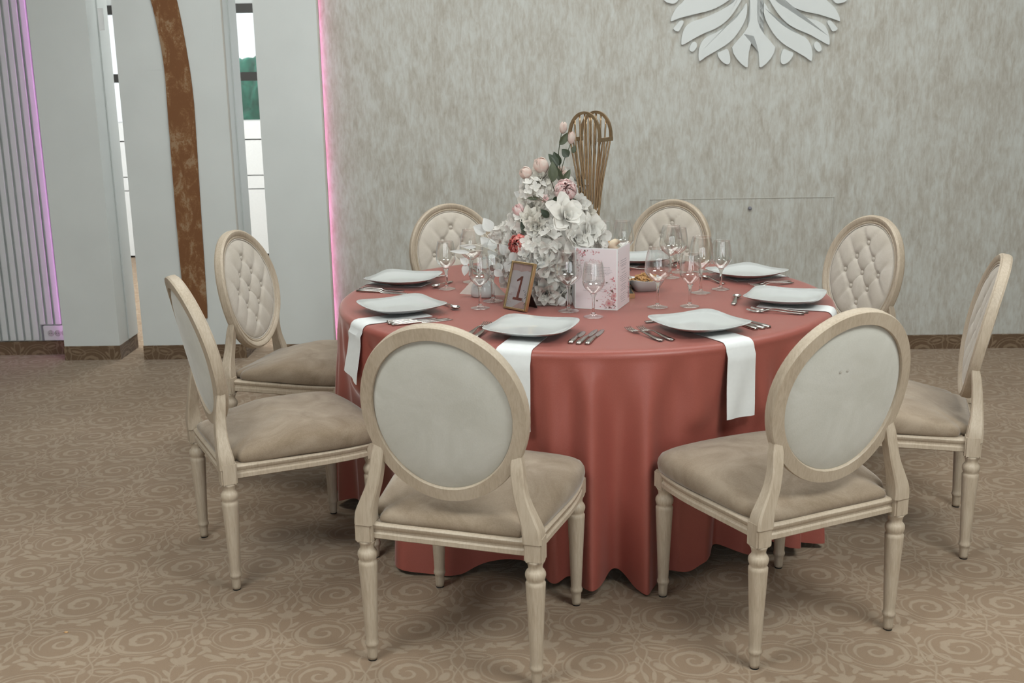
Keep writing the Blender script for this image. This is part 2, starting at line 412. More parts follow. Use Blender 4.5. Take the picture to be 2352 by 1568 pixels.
# ribbed wall with violet light
SY=6.40
sw=box('wall_ribbed',-4.6,-2.60,SY,SY+.12,.082,3.2,'slat'); tag(sw,kind='structure')
bm=bmesh.new(); box_bm(bm,0,.031,-.024,.001,.09,3.2,.002); slm=frombm(bm)
x=-2.668
SOCK=(-2.80,-2.60)
while x>-3.5:
    if x>-2.81:
        if 'slm2' not in globals():
            bm=bmesh.new(); box_bm(bm,0,.031,-.024,.001,.185,3.2,.002); slm2=frombm(bm)
        o=link('slat',slm2,'slat',sw,(x,SY,0))
    else: o=link('slat',slm,'slat',sw,(x,SY,0))
    x-=.0462
skirt('baseboard_left',((-4.6,SY),(-2.6,SY)))
s=thing('led_strip','violet light strip glowing behind the ribbed wall edge','light',(-2.623,SY-.066,0))
box('diffuser',-.004,.004,-.006,.006,.1,3.15,'led2',s)
s=thing('led_strip','pink light strip beside the papered wall edge','light',(-1.049,6.246,0))
box('diffuser',-.0,.006,-.006,.006,.09,3.15,'led',s)
# sockets
s=thing('wall_socket','white three-gang power socket low on the ribbed wall','socket',(-2.79,SY-.003,.088))
box('plate',0,.19,-.022,.0,.0,.09,'slat',s,.003); box('edge',-.012,.0,-.02,.0,.0,.09,'ink',s)
for k in range(3):
    vs_,fs_=lathe([(.019,-.0235),(.019,-.021),(.015,-.021),(.015,-.026)],20)
    q=link('socket_outlet',fixn(mesh([(x,z,y) for x,y,z in vs_],fs_)),'socket',s,(.045+k*.041,0,.045),smooth=False)
    for dz in (-.006,.006): box('pin_hole',-.0018+dz,.0018+dz,-.0275,-.025,-.002,.002,'black',q)
# hanging tag in the slot
tag(box('paper_tag',-2.265,-2.235,6.33,6.334,1.86,1.98,'paper_white'),'small white paper tag hanging in the narrow slot beside the pier','tag')
# far room: windowed wall
far=thing('window_1',None,None); tag(far,kind='structure')
FW=10.7
box('wall_panel',-8,1.0,FW,FW+.15,2.30,3.2,'white_wall',far); box('window_rail',-8,1,FW-.05,FW+.06,1.60,1.68,'dark',far); box('window_rail',-8,1,FW-.05,FW+.06,2.22,2.30,'dark',far)
for xx in (-7,-5.6,-4.2,-1.2): box('window_post',xx,xx+.07,FW-.03,FW+.05,0,2.3,'dark',far)
box('pane',-8,1,FW,FW+.006,.0,2.25,'glass',far)
sb=thing('sideboard','white panelled sideboard seen through the arcade gap','sideboard',(-2.5,10.2,0))
box('body',-1.6,1.0,0,.4,.02,.62,'linen',sb); box('shelf',-1.6,1.0,.0,.4,.628,.745,'linen',sb); box('upper_body',-1.6,1.0,.0,.4,.753,1.07,'linen',sb); box('top',-1.6,1.0,-.01,.4,1.08,1.24,'linen',sb)
bm=bmesh.new(); bmesh.ops.create_icosphere(bm,subdivisions=4,radius=1)
for v in bm.verts:
    n=v.co.normalized(); v.co*=1+.28*math.sin(n.x*9+1)*math.sin(n.y*8)*math.sin(n.z*10)+.06*math.sin(n.x*31)*math.sin(n.z*27)
sh=link('foliage',frombm(bm),'foliage',None,smooth=True); sh.scale=(.5,.6,.9); sh.location=(-2.78,13.0,1.0)
sh.name='garden_bush'; tag(sh,'green bush outdoors beyond the far window','bush')
ctn=thing('curtain','beige curtain glimpsed through the narrow slot by the pier','curtain',(-4.75,10.2,0))
rows=[[( -.4+.8*k/40, .03*math.sin(k*1.3)+d, z) for k in range(41)] for z,d in ((0,0),(2.6,0))]
link('drape',mesh(*loops(rows,False,False)),'edge',ctn)
tag(box('ground_outside',-14,6,11.2,22,-.12,-.02,'white_wall'),kind='structure')
# ceiling light panels (the room's lamps)
for (cx,cy,sx,sy) in ((-1.6,1.3,1.4,1.2),(1.8,1.3,1.4,1.2),(.5,4.6,5.4,1.2)):
    t=thing('ceiling_light','flat ceiling light panel '+('over the camera side, left' if cx<-1 else 'over the camera side, right' if cx>1 else 'long one before the papered wall'),'lamp',(cx,cy,3.2))
    box('frame',-sx/2,sx/2,-sy/2,sy/2,-.02,0,'white_wall',t); box('diffuser',-sx/2+.03,sx/2-.03,-sy/2+.03,sy/2-.03,-.03,-.02,'lampglow',t)
# access panel in the papered wall
y0=wy(1.3)
pa=link('access_panel',prism([(.80,wy(.80)-.002),(1.83,wy(1.83)-.002),(1.83,wy(1.83)-.0004),(.80,wy(.80)-.0004)],.10,.885),'wallpaper'); tag(pa,'papered access panel flush in the back wall with thin seams','panel')
link('seam',prism([(.795,wy(.795)-.0045),(1.835,wy(1.835)-.0045),(1.835,wy(1.835)-.0004),(.795,wy(.795)-.0004)],.885,.8885),'edge',pa); link('seam',prism([(1.831,wy(1.831)-.0035),(1.834,wy(1.834)-.0035),(1.834,wy(1.834)-.0004),(1.831,wy(1.831)-.0004)],.10,.885),'edge',pa)
q=aty(1722,478,wy(1.34))
vs_,fs_=lathe([(.001,-.014),(.007,-.013),(.0105,-.008),(.0105,0)],18)
link('knob',fixn(mesh([(x+q.x,z+wy(1.34)-.002,y+q.z) for x,y,z in vs_],fs_)),'ink',pa,smooth=True)

# ------------------------------------------------------------------ wall emblem (traced relief, mirrored)
EM=thing('wall_emblem','large white leaf medallion relief on the papered wall','wall ornament',(0,0,0))
ECX=1735.0
def crop(x,y): return (1480+x*520/2352, y*520/2352)
shapes=[   # left half, crop pixels
 [(1060,30),(1068,110),(1052,190),(1015,270),(950,370),(870,450),(760,520),(640,590),(580,633),(566,600),(566,540),(578,480),(608,420),(655,380),(760,330),(860,270),(950,190),(1010,110)],
 [(1000,15),(960,80),(905,160),(820,245),(720,305),(600,355),(500,410),(400,465),(386,440),(392,380),(412,310),(450,255),(520,215),(620,185),(740,135),(850,75),(930,20),(1010,-80),(1060,-190),(1075,-120)],
 [(900,-20),(830,35),(740,85),(640,120),(480,155),(350,195),(285,220),(280,200),(300,140),(345,70),(400,20),(480,-60),(620,-120),(760,-170),(900,-260),(960,-330),(1000,-230),(960,-110)],
 [(210,5),(300,38),(350,5),(380,-60),(300,-110),(240,-80)],
 [(860,508),(880,545),(892,600),(888,650),(860,668),(815,645),(780,605),(762,565),(768,545),(810,528)],
 [(525,432),(545,450),(546,485),(525,520),(500,537),(476,525),(470,500),(485,460),(505,438)],
 [(405,215),(408,240),(385,280),(360,322),(330,322),(305,300),(320,275),(350,240),(375,215)],
]
stem=[(1135,375),(1105,455),(1085,540),(1078,620),(1075,695),(1058,700),(1010,665),(960,610),(925,550),(912,490),(960,430),(1030,350),(1075,280),(1095,215),(1100,120),(1098,0),(1090,-200),(1050,-420),(1135,-500)]
def relief(pts,parent,name='petal',smooth_n=3,mir=False,flipz=False):
    P=[]
    P0=catmull(pts,smooth_n,True) if smooth_n else pts
    bm=bmesh.new(); f=[];g=[]
    c0=aty(ECX,-75,6.2)
    for (cx,cy) in P0:
        px,py=crop(cx,cy)
        if mir: px=2*ECX-px
        w=aty(px,py,6.2)
        z=w.z if not flipz else 2*c0.z-w.z
        f.append(bm.verts.new((w.x,wy(w.x)-.016,z))); g.append(bm.verts.new((w.x,wy(w.x)+.001,z)))
    n=len(f)
    bm.faces.new(f); bm.faces.new(g[::-1])
    for i in range(n): bm.faces.new((f[i],f[(i+1)%n],g[(i+1)%n],g[i]))
    bmesh.ops.triangulate(bm,faces=[fc for fc in bm.faces if len(fc.verts)>4])
    return link(name,frombm(bm),'emblem_white',parent)
M['emblem_white']=plain('emblem_white',(.68,.71,.70),.5)
for fz in (False,True):
    for s_ in shapes:
        for m_ in (False,True): relief(s_,EM,mir=m_,flipz=fz)
    st=stem+[(2270-x,y) for x,y in stem[::-1][1:-1]]
    relief(st,EM,'stem',0,flipz=fz)

# ------------------------------------------------------------------ chairs
def make_chair():
    t=thing('dining_chair','x','chair')
    WB,WF,D=.236,.2215,.241
    YO,ZO,A,B,TI=-.265,.731,.226,.247,.196
    def leg(x,y,top):
        prof=[(.0125,.004),(.0135,.012),(.0145,.036),(.0155,.042),(.0180,.046),(.0190,.051),(.0175,.056),(.0162,.061),(.0168,.075),(.0210,.18),(.0258,.285),(.0262,.292),(.0235,.296),(.0225,.299),(.0250,.304),(.0272,.312),(.0268,.320),(.0235,.326),(.0192,.331),(.0188,.337),(.0215,.347),(.0262,.356)]
        vs,fs=lathe(prof,20); me=mesh(vs,fs)
        bm=bmesh.new(); bm.from_mesh(me)
        # square-ish block on top
        if top>.36:
            box_bm(bm,-.0245,.0245,-.0245,.0245,.352,top,.005)
        me=frombm(bm); o=link('leg',me,'wood',t,(x,y,0),smooth=False)
        for p in me.polygons:
            p.use_smooth = p.center.z<.352 and abs(p.normal.z)<.98
        vs,fs=lathe([(.0125,0),(.0125,.006)],12); link('foot_glide',mesh(vs,fs),'black',o)
    for sx in (-1,1): leg(sx*(WB-.0),-D,.425)
    for sx in (-1,1): leg(sx*WF,D-.012,.408)
    # rails
    half=[(0,-.255),(.195,-.255),(.243,-.245),(.245,-.20),(.252,-.08),(.260,.06),(.256,.17),(.240,.232),(.195,.256),(.10,.268)]
    out=half+[(0,.270)]+[(-x,y) for x,y in half[::-1][:-1]]
    def ringpts(ins,z):
        P=catmull(out,4,True); n=len(P); r=[]
        for i,(x,y) in enumerate(P):
            dx,dy=P[(i+1)%n][0]-P[i-1][0],P[(i+1)%n][1]-P[i-1][1]; l=math.hypot(dx,dy) or 1
            r.append((x-dy/l*ins,y+dx/l*ins,z))
        return r
    prof=[(.034,.364),(.008,.364),(.004,.367),(.004,.379),(.009,.383),(.009,.389),(.003,.396),(.002,.403),(.005,.407),(.012,.409),(.034,.409)]
    rows=[ringpts(a,z) for a,z in prof]; rows.append(rows[0])
    vs,fs=loops(rows,True,False); link('seat_frame',fixn(mesh(vs,fs)),'wood',t,smooth='auto')
    # seat pad
    h2=[(0,-.243),(.17,-.243),(.196,-.235),(.200,-.205),(.232,-.185),(.247,-.08),(.259,.06),(.256,.17),(.242,.235),(.195,.262),(.10,.276)]
    so=catmull(h2+[(0,.280)]+[(-x,y) for x,y in h2[::-1][:-1]],4,True)
    rows=[]
    for s,z in [(.93,.405),(.985,.409),(1.0,.418),(1.008,.432),(1.0,.447),(.975,.459),(.93,.4675),(.85,.475),(.7,.482),(.5,.487),(.25,.490),(.04,.4905)]:
        rows.append([(x*s,.01+(y-.01)*s,.405+(z+(.004 if s<1 else 0)*(1-abs(y)/.28)-.405)*min(1,max(.45,.45+.55*(.01+(y-.01)*s+.25)/.22))) for x,y in so])
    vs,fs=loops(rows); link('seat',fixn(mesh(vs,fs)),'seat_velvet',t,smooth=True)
    # oval back: frame of swept moulding
    ct,st_=math.cos(TI),math.sin(TI)
    def ov(x,v,d):      # x across, v up in the plane, d forward of the plane
        d2=d+.42*x*x
        return (x,YO-st_*v+ct*d2,ZO+ct*v+st_*d2)
    NS=72
    def ellr(k,ins):
        a=2*PI*k/NS; return (A-ins)*math.cos(a),(B-ins)*math.sin(a)
    sec=[(0,-.012),(.0025,-.0185),(.036,-.0185),(.0385,-.014),(.0385,.006),(.034,.012),(.030,.013),(.027,.010),(.024,.0135),(.012,.0175),(.008,.0175),(.006,.0145),(.001,.011),(0,.006)]
    rows=[[ov(*ellr(k,i),d) for k in range(NS)] for i,d in sec]; rows.append(rows[0])
    vs,fs=loops(rows,True,False); link('back_frame',fixn(mesh(vs,fs)),'wood',t,smooth='auto')
    # rear panel
    rows=[]
    for s in (1.0,.985,.96,.9,.8,.6,.35,.02):
        ins=.038; rows.append([ov((A-ins)*math.cos(2*PI*k/NS)*s,(B-ins)*math.sin(2*PI*k/NS)*s,-.010-.010*(1-s**6)) for k in range(NS)])
    rows=[[ov((A-.038)*math.cos(2*PI*k/NS),(B-.038)*math.sin(2*PI*k/NS),0) for k in range(NS)]]+rows
    vs,fs=loops(rows); link('rear_panel',fixn(mesh(vs,fs)),'velvet',t,smooth=True)
    # tufted cushion
    AI,BI=A-.040,B-.040
    NA,NR=120,44; rows=[]
    def hgt(x,y,rho):
        p=x/.54+y/.62; q=x/.54-y/.62
        a_=max(abs(math.sin(PI*p)),min(1,(abs(p)-1)*5)); b_=max(abs(math.sin(PI*q)),min(1,(abs(q)-1)*5))
        dome=.022*(1-rho**5)**.6 if rho<1 else 0
        inside=max(0,min(1,(1.02-rho)/.25))
        qu=(min(a_,1)**.38*min(b_,1)**.38)
        h=dome*(.58+.42*qu)
        for bx,by in BT:
            d2=((x-bx)*AI)**2+((y-by)*BI)**2
            h-=.011*math.exp(-d2/(2*.010**2))
        return h
    BT=[(0,.62),(-.27,.31),(.27,.31),(-.54,0),(0,0),(.54,0),(-.27,-.31),(.27,-.31),(0,-.62)]
    for j in range(NR):
        rho=1-j/(NR-.3)
        rows.append([ov(AI*rho*math.cos(2*PI*k/NA),BI*rho*math.sin(2*PI*k/NA),.004+hgt(rho*math.cos(2*PI*k/NA),rho*math.sin(2*PI*k/NA),rho)) for k in range(NA)])
    rows=[[ov(AI*math.cos(2*PI*k/NA),BI*math.sin(2*PI*k/NA),-.002) for k in range(NA)]]+rows
    vs,fs=loops(rows,True,True); cu=link('back_cushion',fixn(mesh(vs,fs)),'velvet_front',t,smooth=True)
    bmb=bmesh.new(); bmesh.ops.create_uvsphere(bmb,u_segments=12,v_segments=8,radius=.0108)
    for v in bmb.verts: v.co.y*=.6
    bme=frombm(bmb)
    for bx,by in BT:
        o=link('button',bme,'velvet_front',cu,ov(bx*AI,by*BI,.004+hgt(bx,by,math.hypot(bx,by))+.006),smooth=True)
    # piping round the cushion
    pts=[ov((AI+.001)*math.cos(2*PI*k/NS),(BI+.001)*math.sin(2*PI*k/NS),.008) for k in range(NS)]
    rows=[]
    for k in range(NS):
        a=2*PI*k/NS
        rows.append([ov((AI+.001+.003*math.cos(2*PI*j/6))*math.cos(a),(BI+.001+.003*math.cos(2*PI*j/6))*math.sin(a),  .008+.003*math.sin(2*PI*j/6)) for j in range(6)])
    rows.append(rows[0]); vs,fs=loops(rows,True,False); link('piping',fixn(mesh(vs,fs)),'velvet_front',t,smooth=True)
    # uprights
    for sx in (-1,1):
        path=catmull([(.234,-.243,.405,.052,.050),(.231,-.245,.44,.050,.046),(.218,-.247,.48,.042,.038),(.204,-.246,.52,.036,.034),(.196,-.243,.56,.034,.032),(.1915,-.238,.60,.034,.030),(.190,-.234,.625,.026,.026),(.197,-.230,.65,.012,.020)],4)
        rows=[]
        for x,y,z,w,d in path:
            c=.22
            rows.append([(sx*x+a*w/2,y+b*d/2,z) for a,b in ((-1,-1+c),(-1+c,-1),(1-c,-1),(1,-1+c),(1,1-c),(1-c,1),(-1+c,1),(-1,1-c))])
        vs,fs=loops(rows); link('back_post',fixn(mesh(vs,fs)),'wood',t,smooth='auto')
    return t
TC=Vector((.2744,4.0852,0)); TR=.9298
CH={ # x,y,heading(deg, clockwise from +y),label
'A':(-.099,2.900,18.0,'oval-back chair nearest the camera left of centre, plain cream velvet back towards the viewer'),
'D':(.749,2.985,-25.2,'oval-back chair at front right with two small marks on its plain velvet back'),
'B':(-.774,3.510,62.8,'leftmost chair seen side-on with its cream seat facing right'),
'C':(-.836,4.381,104.4,'tufted oval-back chair standing before the brown arch band'),
'E':(1.319,3.635,-71.1,'rightmost oval-back chair, seen nearly edge-on and facing left'),
'F':(1.263,4.489,-114.2,'tufted chair at back right, before the papered wall'),
'G':(-.175,5.080,155.4,'tufted chair behind the table at left, before the papered wall'),
'H':(.632,5.138,-144.2,'tufted chair behind the table right of the gold stand'),
}
proto=make_chair(); bpy.context.view_layer.update(); remember(proto)
first=True
for k,(x,y,h,lab) in CH.items():
    o=proto if first else dup(proto,(0,0,0),0); first=False
    o.location=(x,y,0); o.rotation_euler=(0,0,-math.radians(h))
    tag(o,lab,'chair','oval-back chairs round the table')
    if k=='D':
        for s in (-.011,.011):
            vs_,fs_=lathe([(.0035,0),(.0045,.0005),(.001,.001)],8)
            YO,ZO,TI=-.265,.731,.196
            v=.088; d=-.0205+.42*.0016; xx=-.035+s
            q=link('velvet_mark',mesh(vs_,fs_),'edge',o,(xx,YO-math.sin(TI)*v+math.cos(TI)*d,ZO+math.cos(TI)*v+math.sin(TI)*d),(PI/2+TI,0,0))

# ------------------------------------------------------------------ table and cloth
ZT=.757
tb=thing('round_table','round banquet table hidden under the rose satin cloth','table',(TC.x,TC.y,0))
vs,fs=lathe([(.885,.728),(.898,.732),(.898,.750),(.89,.754)],96); link('tabletop',mesh(vs,fs),'wood',tb)
for a in (40,130,220,310):
    c,s=math.cos(math.radians(a))*.66,math.sin(math.radians(a))*.66
    vs,fs=lathe([(.016,0),(.016,.728)],12); link('leg',mesh(vs,fs),'steel',tb,(c,s,0))
chair_boxes=[(Vector((x,y)),math.radians(h)) for x,y,h,_ in CH.values()]
def push(x,y,z):
    # cloth yields where a chair seat or its front legs press into it
    if z>.53: return x,y
    w=min(1,(.53-z)/.05)
    for c,h in chair_boxes:
        fx,fy=math.sin(h),math.cos(h); rx,ry=math.cos(h),-math.sin(h)
        dx,dy=x-c.x,y-c.y
        lf=dx*fx+dy*fy; lr=dx*rx+dy*ry
        edge=.300-.10*(abs(lr)/.29)**6 if abs(lr)<.30 else None
        if edge is not None and lf<edge+.0 and lf>-.1:
            # move toward the table centre
            tx,ty=TC.x-x,TC.y-y; l=math.hypot(tx,ty); tx/=l; ty/=l
            den=tx*fx+ty*fy
            if den>.2:
                s=(edge-lf)/den*w; s*=min(1,(.30-abs(lr))/.035); x+=tx*s; y+=ty*s
    return x,y
bumps=[(-152,.070,5),(-128.5,.125,7),(-120,.04,3),(-99.5,.060,2.6),(-92.5,.120,2.9),(-82.5,.105,2.8),(-72,.05,3),(-63,-.05,2.8),(-56,.06,2.6),(-48,.085,3.2),(-40.5,.11,3.4),(-30,.05,3),(-14,.06,4),(-3,.09,4),(8,.05,3),(24,.03,4),(36,.09,4),(47,.08,4),(58,.06,3),(74,.03,4),(88,.09,4),(98,.08,4),(118,.03,4),(132,.09,4),(143,.07,4),(156,.04,4),(-178,.08,4),(-168,.06,3.5)]
def adiff(a,b): return (a-b+180)%360-180
def cloth_r(phi,dep):   # dep 0 at the rim, 1 at the hem
    b=0
    for a,h,w in bumps: b+=h*math.exp(-(adiff(phi,a)/w)**2)
    up=max(0,dep-.03)
    k=min(1,up*1.05)**.62
    small=.006*math.sin(math.radians(phi)*31+1.3)*math.exp(-((dep-.17)/.12)**2)+.004*math.sin(math.radians(phi)*53)*math.exp(-((dep-.12)/.08)**2)
    return .919+(b*1.15-.034)*k+small*(1 if dep>.02 else 0)+.006*dep
NP=1080
rows=[]
for r in (.001,.3,.6,.8,.86,.885): rows.append([(TC.x+r*math.cos(2*PI*k/NP),TC.y+r*math.sin(2*PI*k/NP),ZT) for k in range(NP)])
for j in range(1,6):
    a=j/6*PI/2; rr=.897+.024*math.sin(a); zz=ZT-.024*(1-math.cos(a))
    rows.append([(TC.x+rr*math.cos(2*PI*k/NP),TC.y+rr*math.sin(2*PI*k/NP),zz) for k in range(NP)])
ND=44
for j in range(0,ND+1):
    dep=j/ND; row=[]
    for k in range(NP):
        ph=360*k/NP; hem=.020+.014*math.sin(math.radians(ph)*7+1)+.010*math.sin(math.radians(ph)*19)
        b=sum(h*math.exp(-(adiff(ph,a)/w)**2) for a,h,w in bumps)
        hem+=max(0,.06-b)*.5
        hem=max(.008,hem)
        z=(ZT-.024)+(hem-(ZT-.024))*dep
        # slanting creases in the drape
        r=cloth_r(ph,dep)
        x=TC.x+r*math.cos(math.radians(ph)); y=TC.y+r*math.sin(math.radians(ph))
        x,y=push(x,y,z)
        row.append((x,y,z))
    rows.append(row)
# relax radial distance round the ring so pushed cloth forms soft folds
A_=np.array(rows[11:])
for it in range(2):
    A_=.5*A_+.25*(np.roll(A_,1,axis=1)+np.roll(A_,-1,axis=1))
for it in range(3):
    B_=A_.copy(); B_[1:-1,:,:2]=.5*A_[1:-1,:,:2]+.25*(A_[:-2,:,:2]+A_[2:,:,:2]); A_=B_
rows=rows[:11]+[[tuple(p) for p in r] for r in A_]
vs,fs=loops(rows,True,False); fs.append(tuple(range(NP)))
cl=link('tablecloth',fixn(mesh(vs,fs)),'satin',smooth=True); tag(cl,'dusty rose satin cloth draped over the round table to the carpet','tablecloth')
TOP=ZT+.0006

# ------------------------------------------------------------------ place settings
def plate_mesh():
    N=96; rows=[]
    def sq(a,s,p):
        c,s_=math.cos(a),math.sin(a); r=s/((abs(c)**p+abs(s_)**p)**(1/p)); return r*c,r*s_
    # from centre of underside out to rim and back to centre on top
    spec=[(.002,.0045,2),(.060,.0045,2),(.064,.0,2),(.068,.0,2),(.072,.004,2.2),(.090,.008,3),(.115,.0155,4),(.1325,.024,5.5),(.1345,.0258,5.5),(.1335,.0272,5.5),(.115,.019,4),(.090,.0112,3),(.072,.0078,2.3),(.055,.0068,2),(.002,.0066,2)]
    for s,z,p in spec:
        row=[]
        for k in range(N):
            a=2*PI*k/N; x,y=sq(a,s,p)
            cr=math.hypot(x,y)/max(s,1e-6); lift=max(0,cr-1)*.024*(s/.134)**3 - (.004*(s/.134)**4)*math.cos(4*a)*0
            row.append((x,y,z+lift))
        rows.append(row)
    return fixn(mesh(*loops(rows)))
PM=plate_mesh()
def fork_mesh():
    # along +y: handle end at 0, tines at .195
    st=[(0,.0085,.004),(.02,.010,.0045),(.05,.0085,.006),(.085,.005,.009),(.11,.0032,.011),(.125,.004,.010),(.137,.010,.0065),(.146,.0125,.0045)]
    bm=bmesh.new(); rows=[[(-w,y,z-.0010),(w,y,z-.0010),(w,y,z+.0012),(-w,y,z+.0012)] for y,w,z in st]
    vs,fs=loops(rows)
    for k in range(4):
        x=-.0105+k*.007; n=len(vs)
        v2,f2=loops([[(x-w,y,z-.0008),(x+w,y,z-.0008),(x+w,y,z+.0010),(x-w,y,z+.0010)] for y,w,z in ((.144,.0022,.0046),(.165,.0019,.0042),(.182,.0016,.0066),(.195,.0007,.0105))])
        vs+=v2; fs+=[tuple(i+n for i in f) for f in f2]
    return fixn(mesh(vs,fs))
def knife_mesh(s=1.0,wide=1.0):
    st=[(0,.0070,.006),(.004,.0088,.008),(.03,.0092,.009),(.07,.0075,.008),(.10,.0062,.0075),(.112,.0080,.0025),(.135,.0095*wide,.0014),(.175,.0100*wide,.0012),(.205,.0072*wide,.0012),(.218,.0015,.001)]
    rows=[]
    for y,w,h in st:
        off=.002 if y>.11 else 0
        rows.append([(off-w,y*s,.0006),(off+w,y*s,.0006),(off+w*.9,y*s,.0006+h*.8),(off,y*s,.0006+h),(off-w*.9,y*s,.0006+h*.8)])
    return fixn(mesh(*loops(rows)))
def spoon_mesh():
    st=[(0,.0075,.004),(.02,.009,.0045),(.05,.0075,.006),(.085,.0045,.009),(.105,.0032,.011),(.115,.005,.0105)]
    rows=[[(-w,y,z-.001),(w,y,z-.001),(w,y,z+.0012),(-w,y,z+.0012)] for y,w,z in st]
    vs,fs=loops(rows); n=len(vs)
    r2=[]
    for s,z in ((1,.0105),(.92,.0095),(.7,.006),(.4,.0028),(.05,.0015),):
        r2.append([(.0165*s*math.cos(2*PI*k/20),.138+.025*s*math.sin(2*PI*k/20),z) for k in range(20)])
    inner=[[(x*.97,.138+(y-.138)*.97,z+.0012) for x,y,z in r] for r in r2][::-1]
    v2,f2=loops(r2[::-1]+inner[::-1],True,True)
    vs+=v2; fs+=[tuple(i+n for i in f) for f in f2]
    return fixn(mesh(vs,fs))
FM,KM,KB,SM=fork_mesh(),knife_mesh(),knife_mesh(.82,1.25),spoon_mesh()
def put(me,name,mat,x,y,rz,label,cat,group,smooth=True,z=TOP,tilt=0):
    o=link(name,me,mat,None,(x,y,z),(tilt,0,rz),smooth); return tag(o,label,cat,group)
PLACE={ # plate centre, plate rotation(deg of an edge), phrase
'A':((.063,3.419),68,'the front plate left of centre'),
'D':((.603,3.447),25,'the front plate right of centre'),
'B':((-.389,3.807),31,'the lower of the two left plates'),
'C':((-.434,4.370),71,'the upper of the two left plates'),
'E':((.982,3.860),65,'the rightmost plate'),
'F':((.955,4.390),31,'the back right plate'),
'H':((.560,4.800),3,'the back plate behind the menu card'),
'G':((.02,4.720),12,'the plate hidden behind the flowers'),
}
def cloth_out(phi,z):
    dep=max(0,min(1,(ZT-.024-z)/(ZT-.044)))
    return max(cloth_r(phi+d,dep) for d in (-3,-1.5,0,1.5,3))
def napkin(key,phi,wid,drop,twist=0,skew=0):
    a=math.radians(phi); rad=Vector((math.cos(a),math.sin(a))); tan=Vector((-rad.y,rad.x))
    (px,py),_,phr=PLACE[key]
    # start under the plate, run outwards over the rim and hang
    rs=[(r,ZT+.0018) for r in np.linspace(.66,.895,8)]
    for j in range(1,7):
        b=j/6*PI/2; rs.append((.897+.026*math.sin(b),ZT+.002-.026*(1-math.cos(b))))
    for j in range(1,13):
        z=ZT-.024-drop*j/12
        rs.append((max(cloth_out(phi,z),.925)+.006+twist*.02*j/12,z))
    rows=[]
    n=9
    for i,(r,z) in enumerate(rs):
        fr=max(0,(i-13)/12)
        row=[]
        for k in range(n):
            t=(k/(n-1)-.5)*wid
            rr=math.sqrt(max(r*r-t*t,0)) if r>.89 else r
            rr2=rr*(1)+.004*math.sin(k*.9+i*.3)*fr
            p=rad*rr2+tan*(t+skew*fr)
            zz=z-(t*twist*.9)*fr
            row.append((TC.x+p.x,TC.y+p.y,zz))
        rows.append(row)
    th=.0016
    out=[]
    for i,row in enumerate(rows):
        r,z=rs[i]
        nrm=Vector((0,0,1)) if r<.9 else Vector((rad.x,rad.y,.2)).normalized()
        out.append(row+[tuple(Vector(p)+nrm*th) for p in row[::-1]])
    o=link('napkin',fixn(mesh(*loops(out))),'linen',smooth=False)
    for p in o.data.polygons: p.use_smooth=True
    o.modifiers.new('w','EDGE_SPLIT')
    return tag(o,'long folded white cloth napkin hanging from under '+phr,'napkin','white cloth napkins')
napkin('A',-107.2,.112,.225)
napkin('D',-62.4,.108,.215,skew=.0)
napkin('B',-150.5,.105,.16,twist=.3,skew=.008)
napkin('E',-22.8,.100,.20)
napkin('C',158.5,.100,.18)
napkin('F',23,.10,.18)
napkin('H',70,.10,.18)
napkin('G',112,.10,.18)
for k,((x,y),rot,phr) in PLACE.items():
    put(PM,'dinner_plate','china',x,y,math.radians(rot),'square white china plate, '+{'A':'nearest the camera left of centre','D':'nearest the camera right of centre','B':'lower of the two at the left table edge','C':'upper of the two at the left table edge','E':'at the right table edge before the right chair','F':'at the back right table edge','H':'at the back behind the menu card','G':'at the back hidden by the flowers'}[k],'plate','square white plates',z=ZT+.0042)
    d=Vector((TC.x-x,TC.y-y)).normalized(); r=Vector((d.y,-d.x))
    head=math.atan2(-d.x,d.y)
    def loc(a,b): p=Vector((x,y))+r*a+d*b; return p.x,p.y
    J=lambda s: R.uniform(-s,s)
    if k in 'DEF' : fx=(-.166,-.198); fy=(-.090,-.078)
    else: fx=(-.158,-.190); fy=(-.10,-.09)
    for i,(a,b) in enumerate(zip(fx,fy)):
        px,py=loc(a,b); put(FM,'fork','steel',px,py,head+J(.04),('inner','outer')[i]+' steel fork left of '+phr,'fork','steel forks')
    for i,(a,b,me) in enumerate(((.153,-.10,KB),(.179,-.105,KM),(.206,-.10,KM))):
        px,py=loc(a,b); put(me,'knife','steel',px,py,head+J(.035),('short inner','middle','outer')[i]+' steel knife right of '+phr,'knife','steel knives')
    px,py=loc(-.09,.172+.0); put(SM,'spoon','steel',px,py,head-PI/2+J(.1),'steel dessert spoon lying above '+phr,'spoon','dessert spoons')
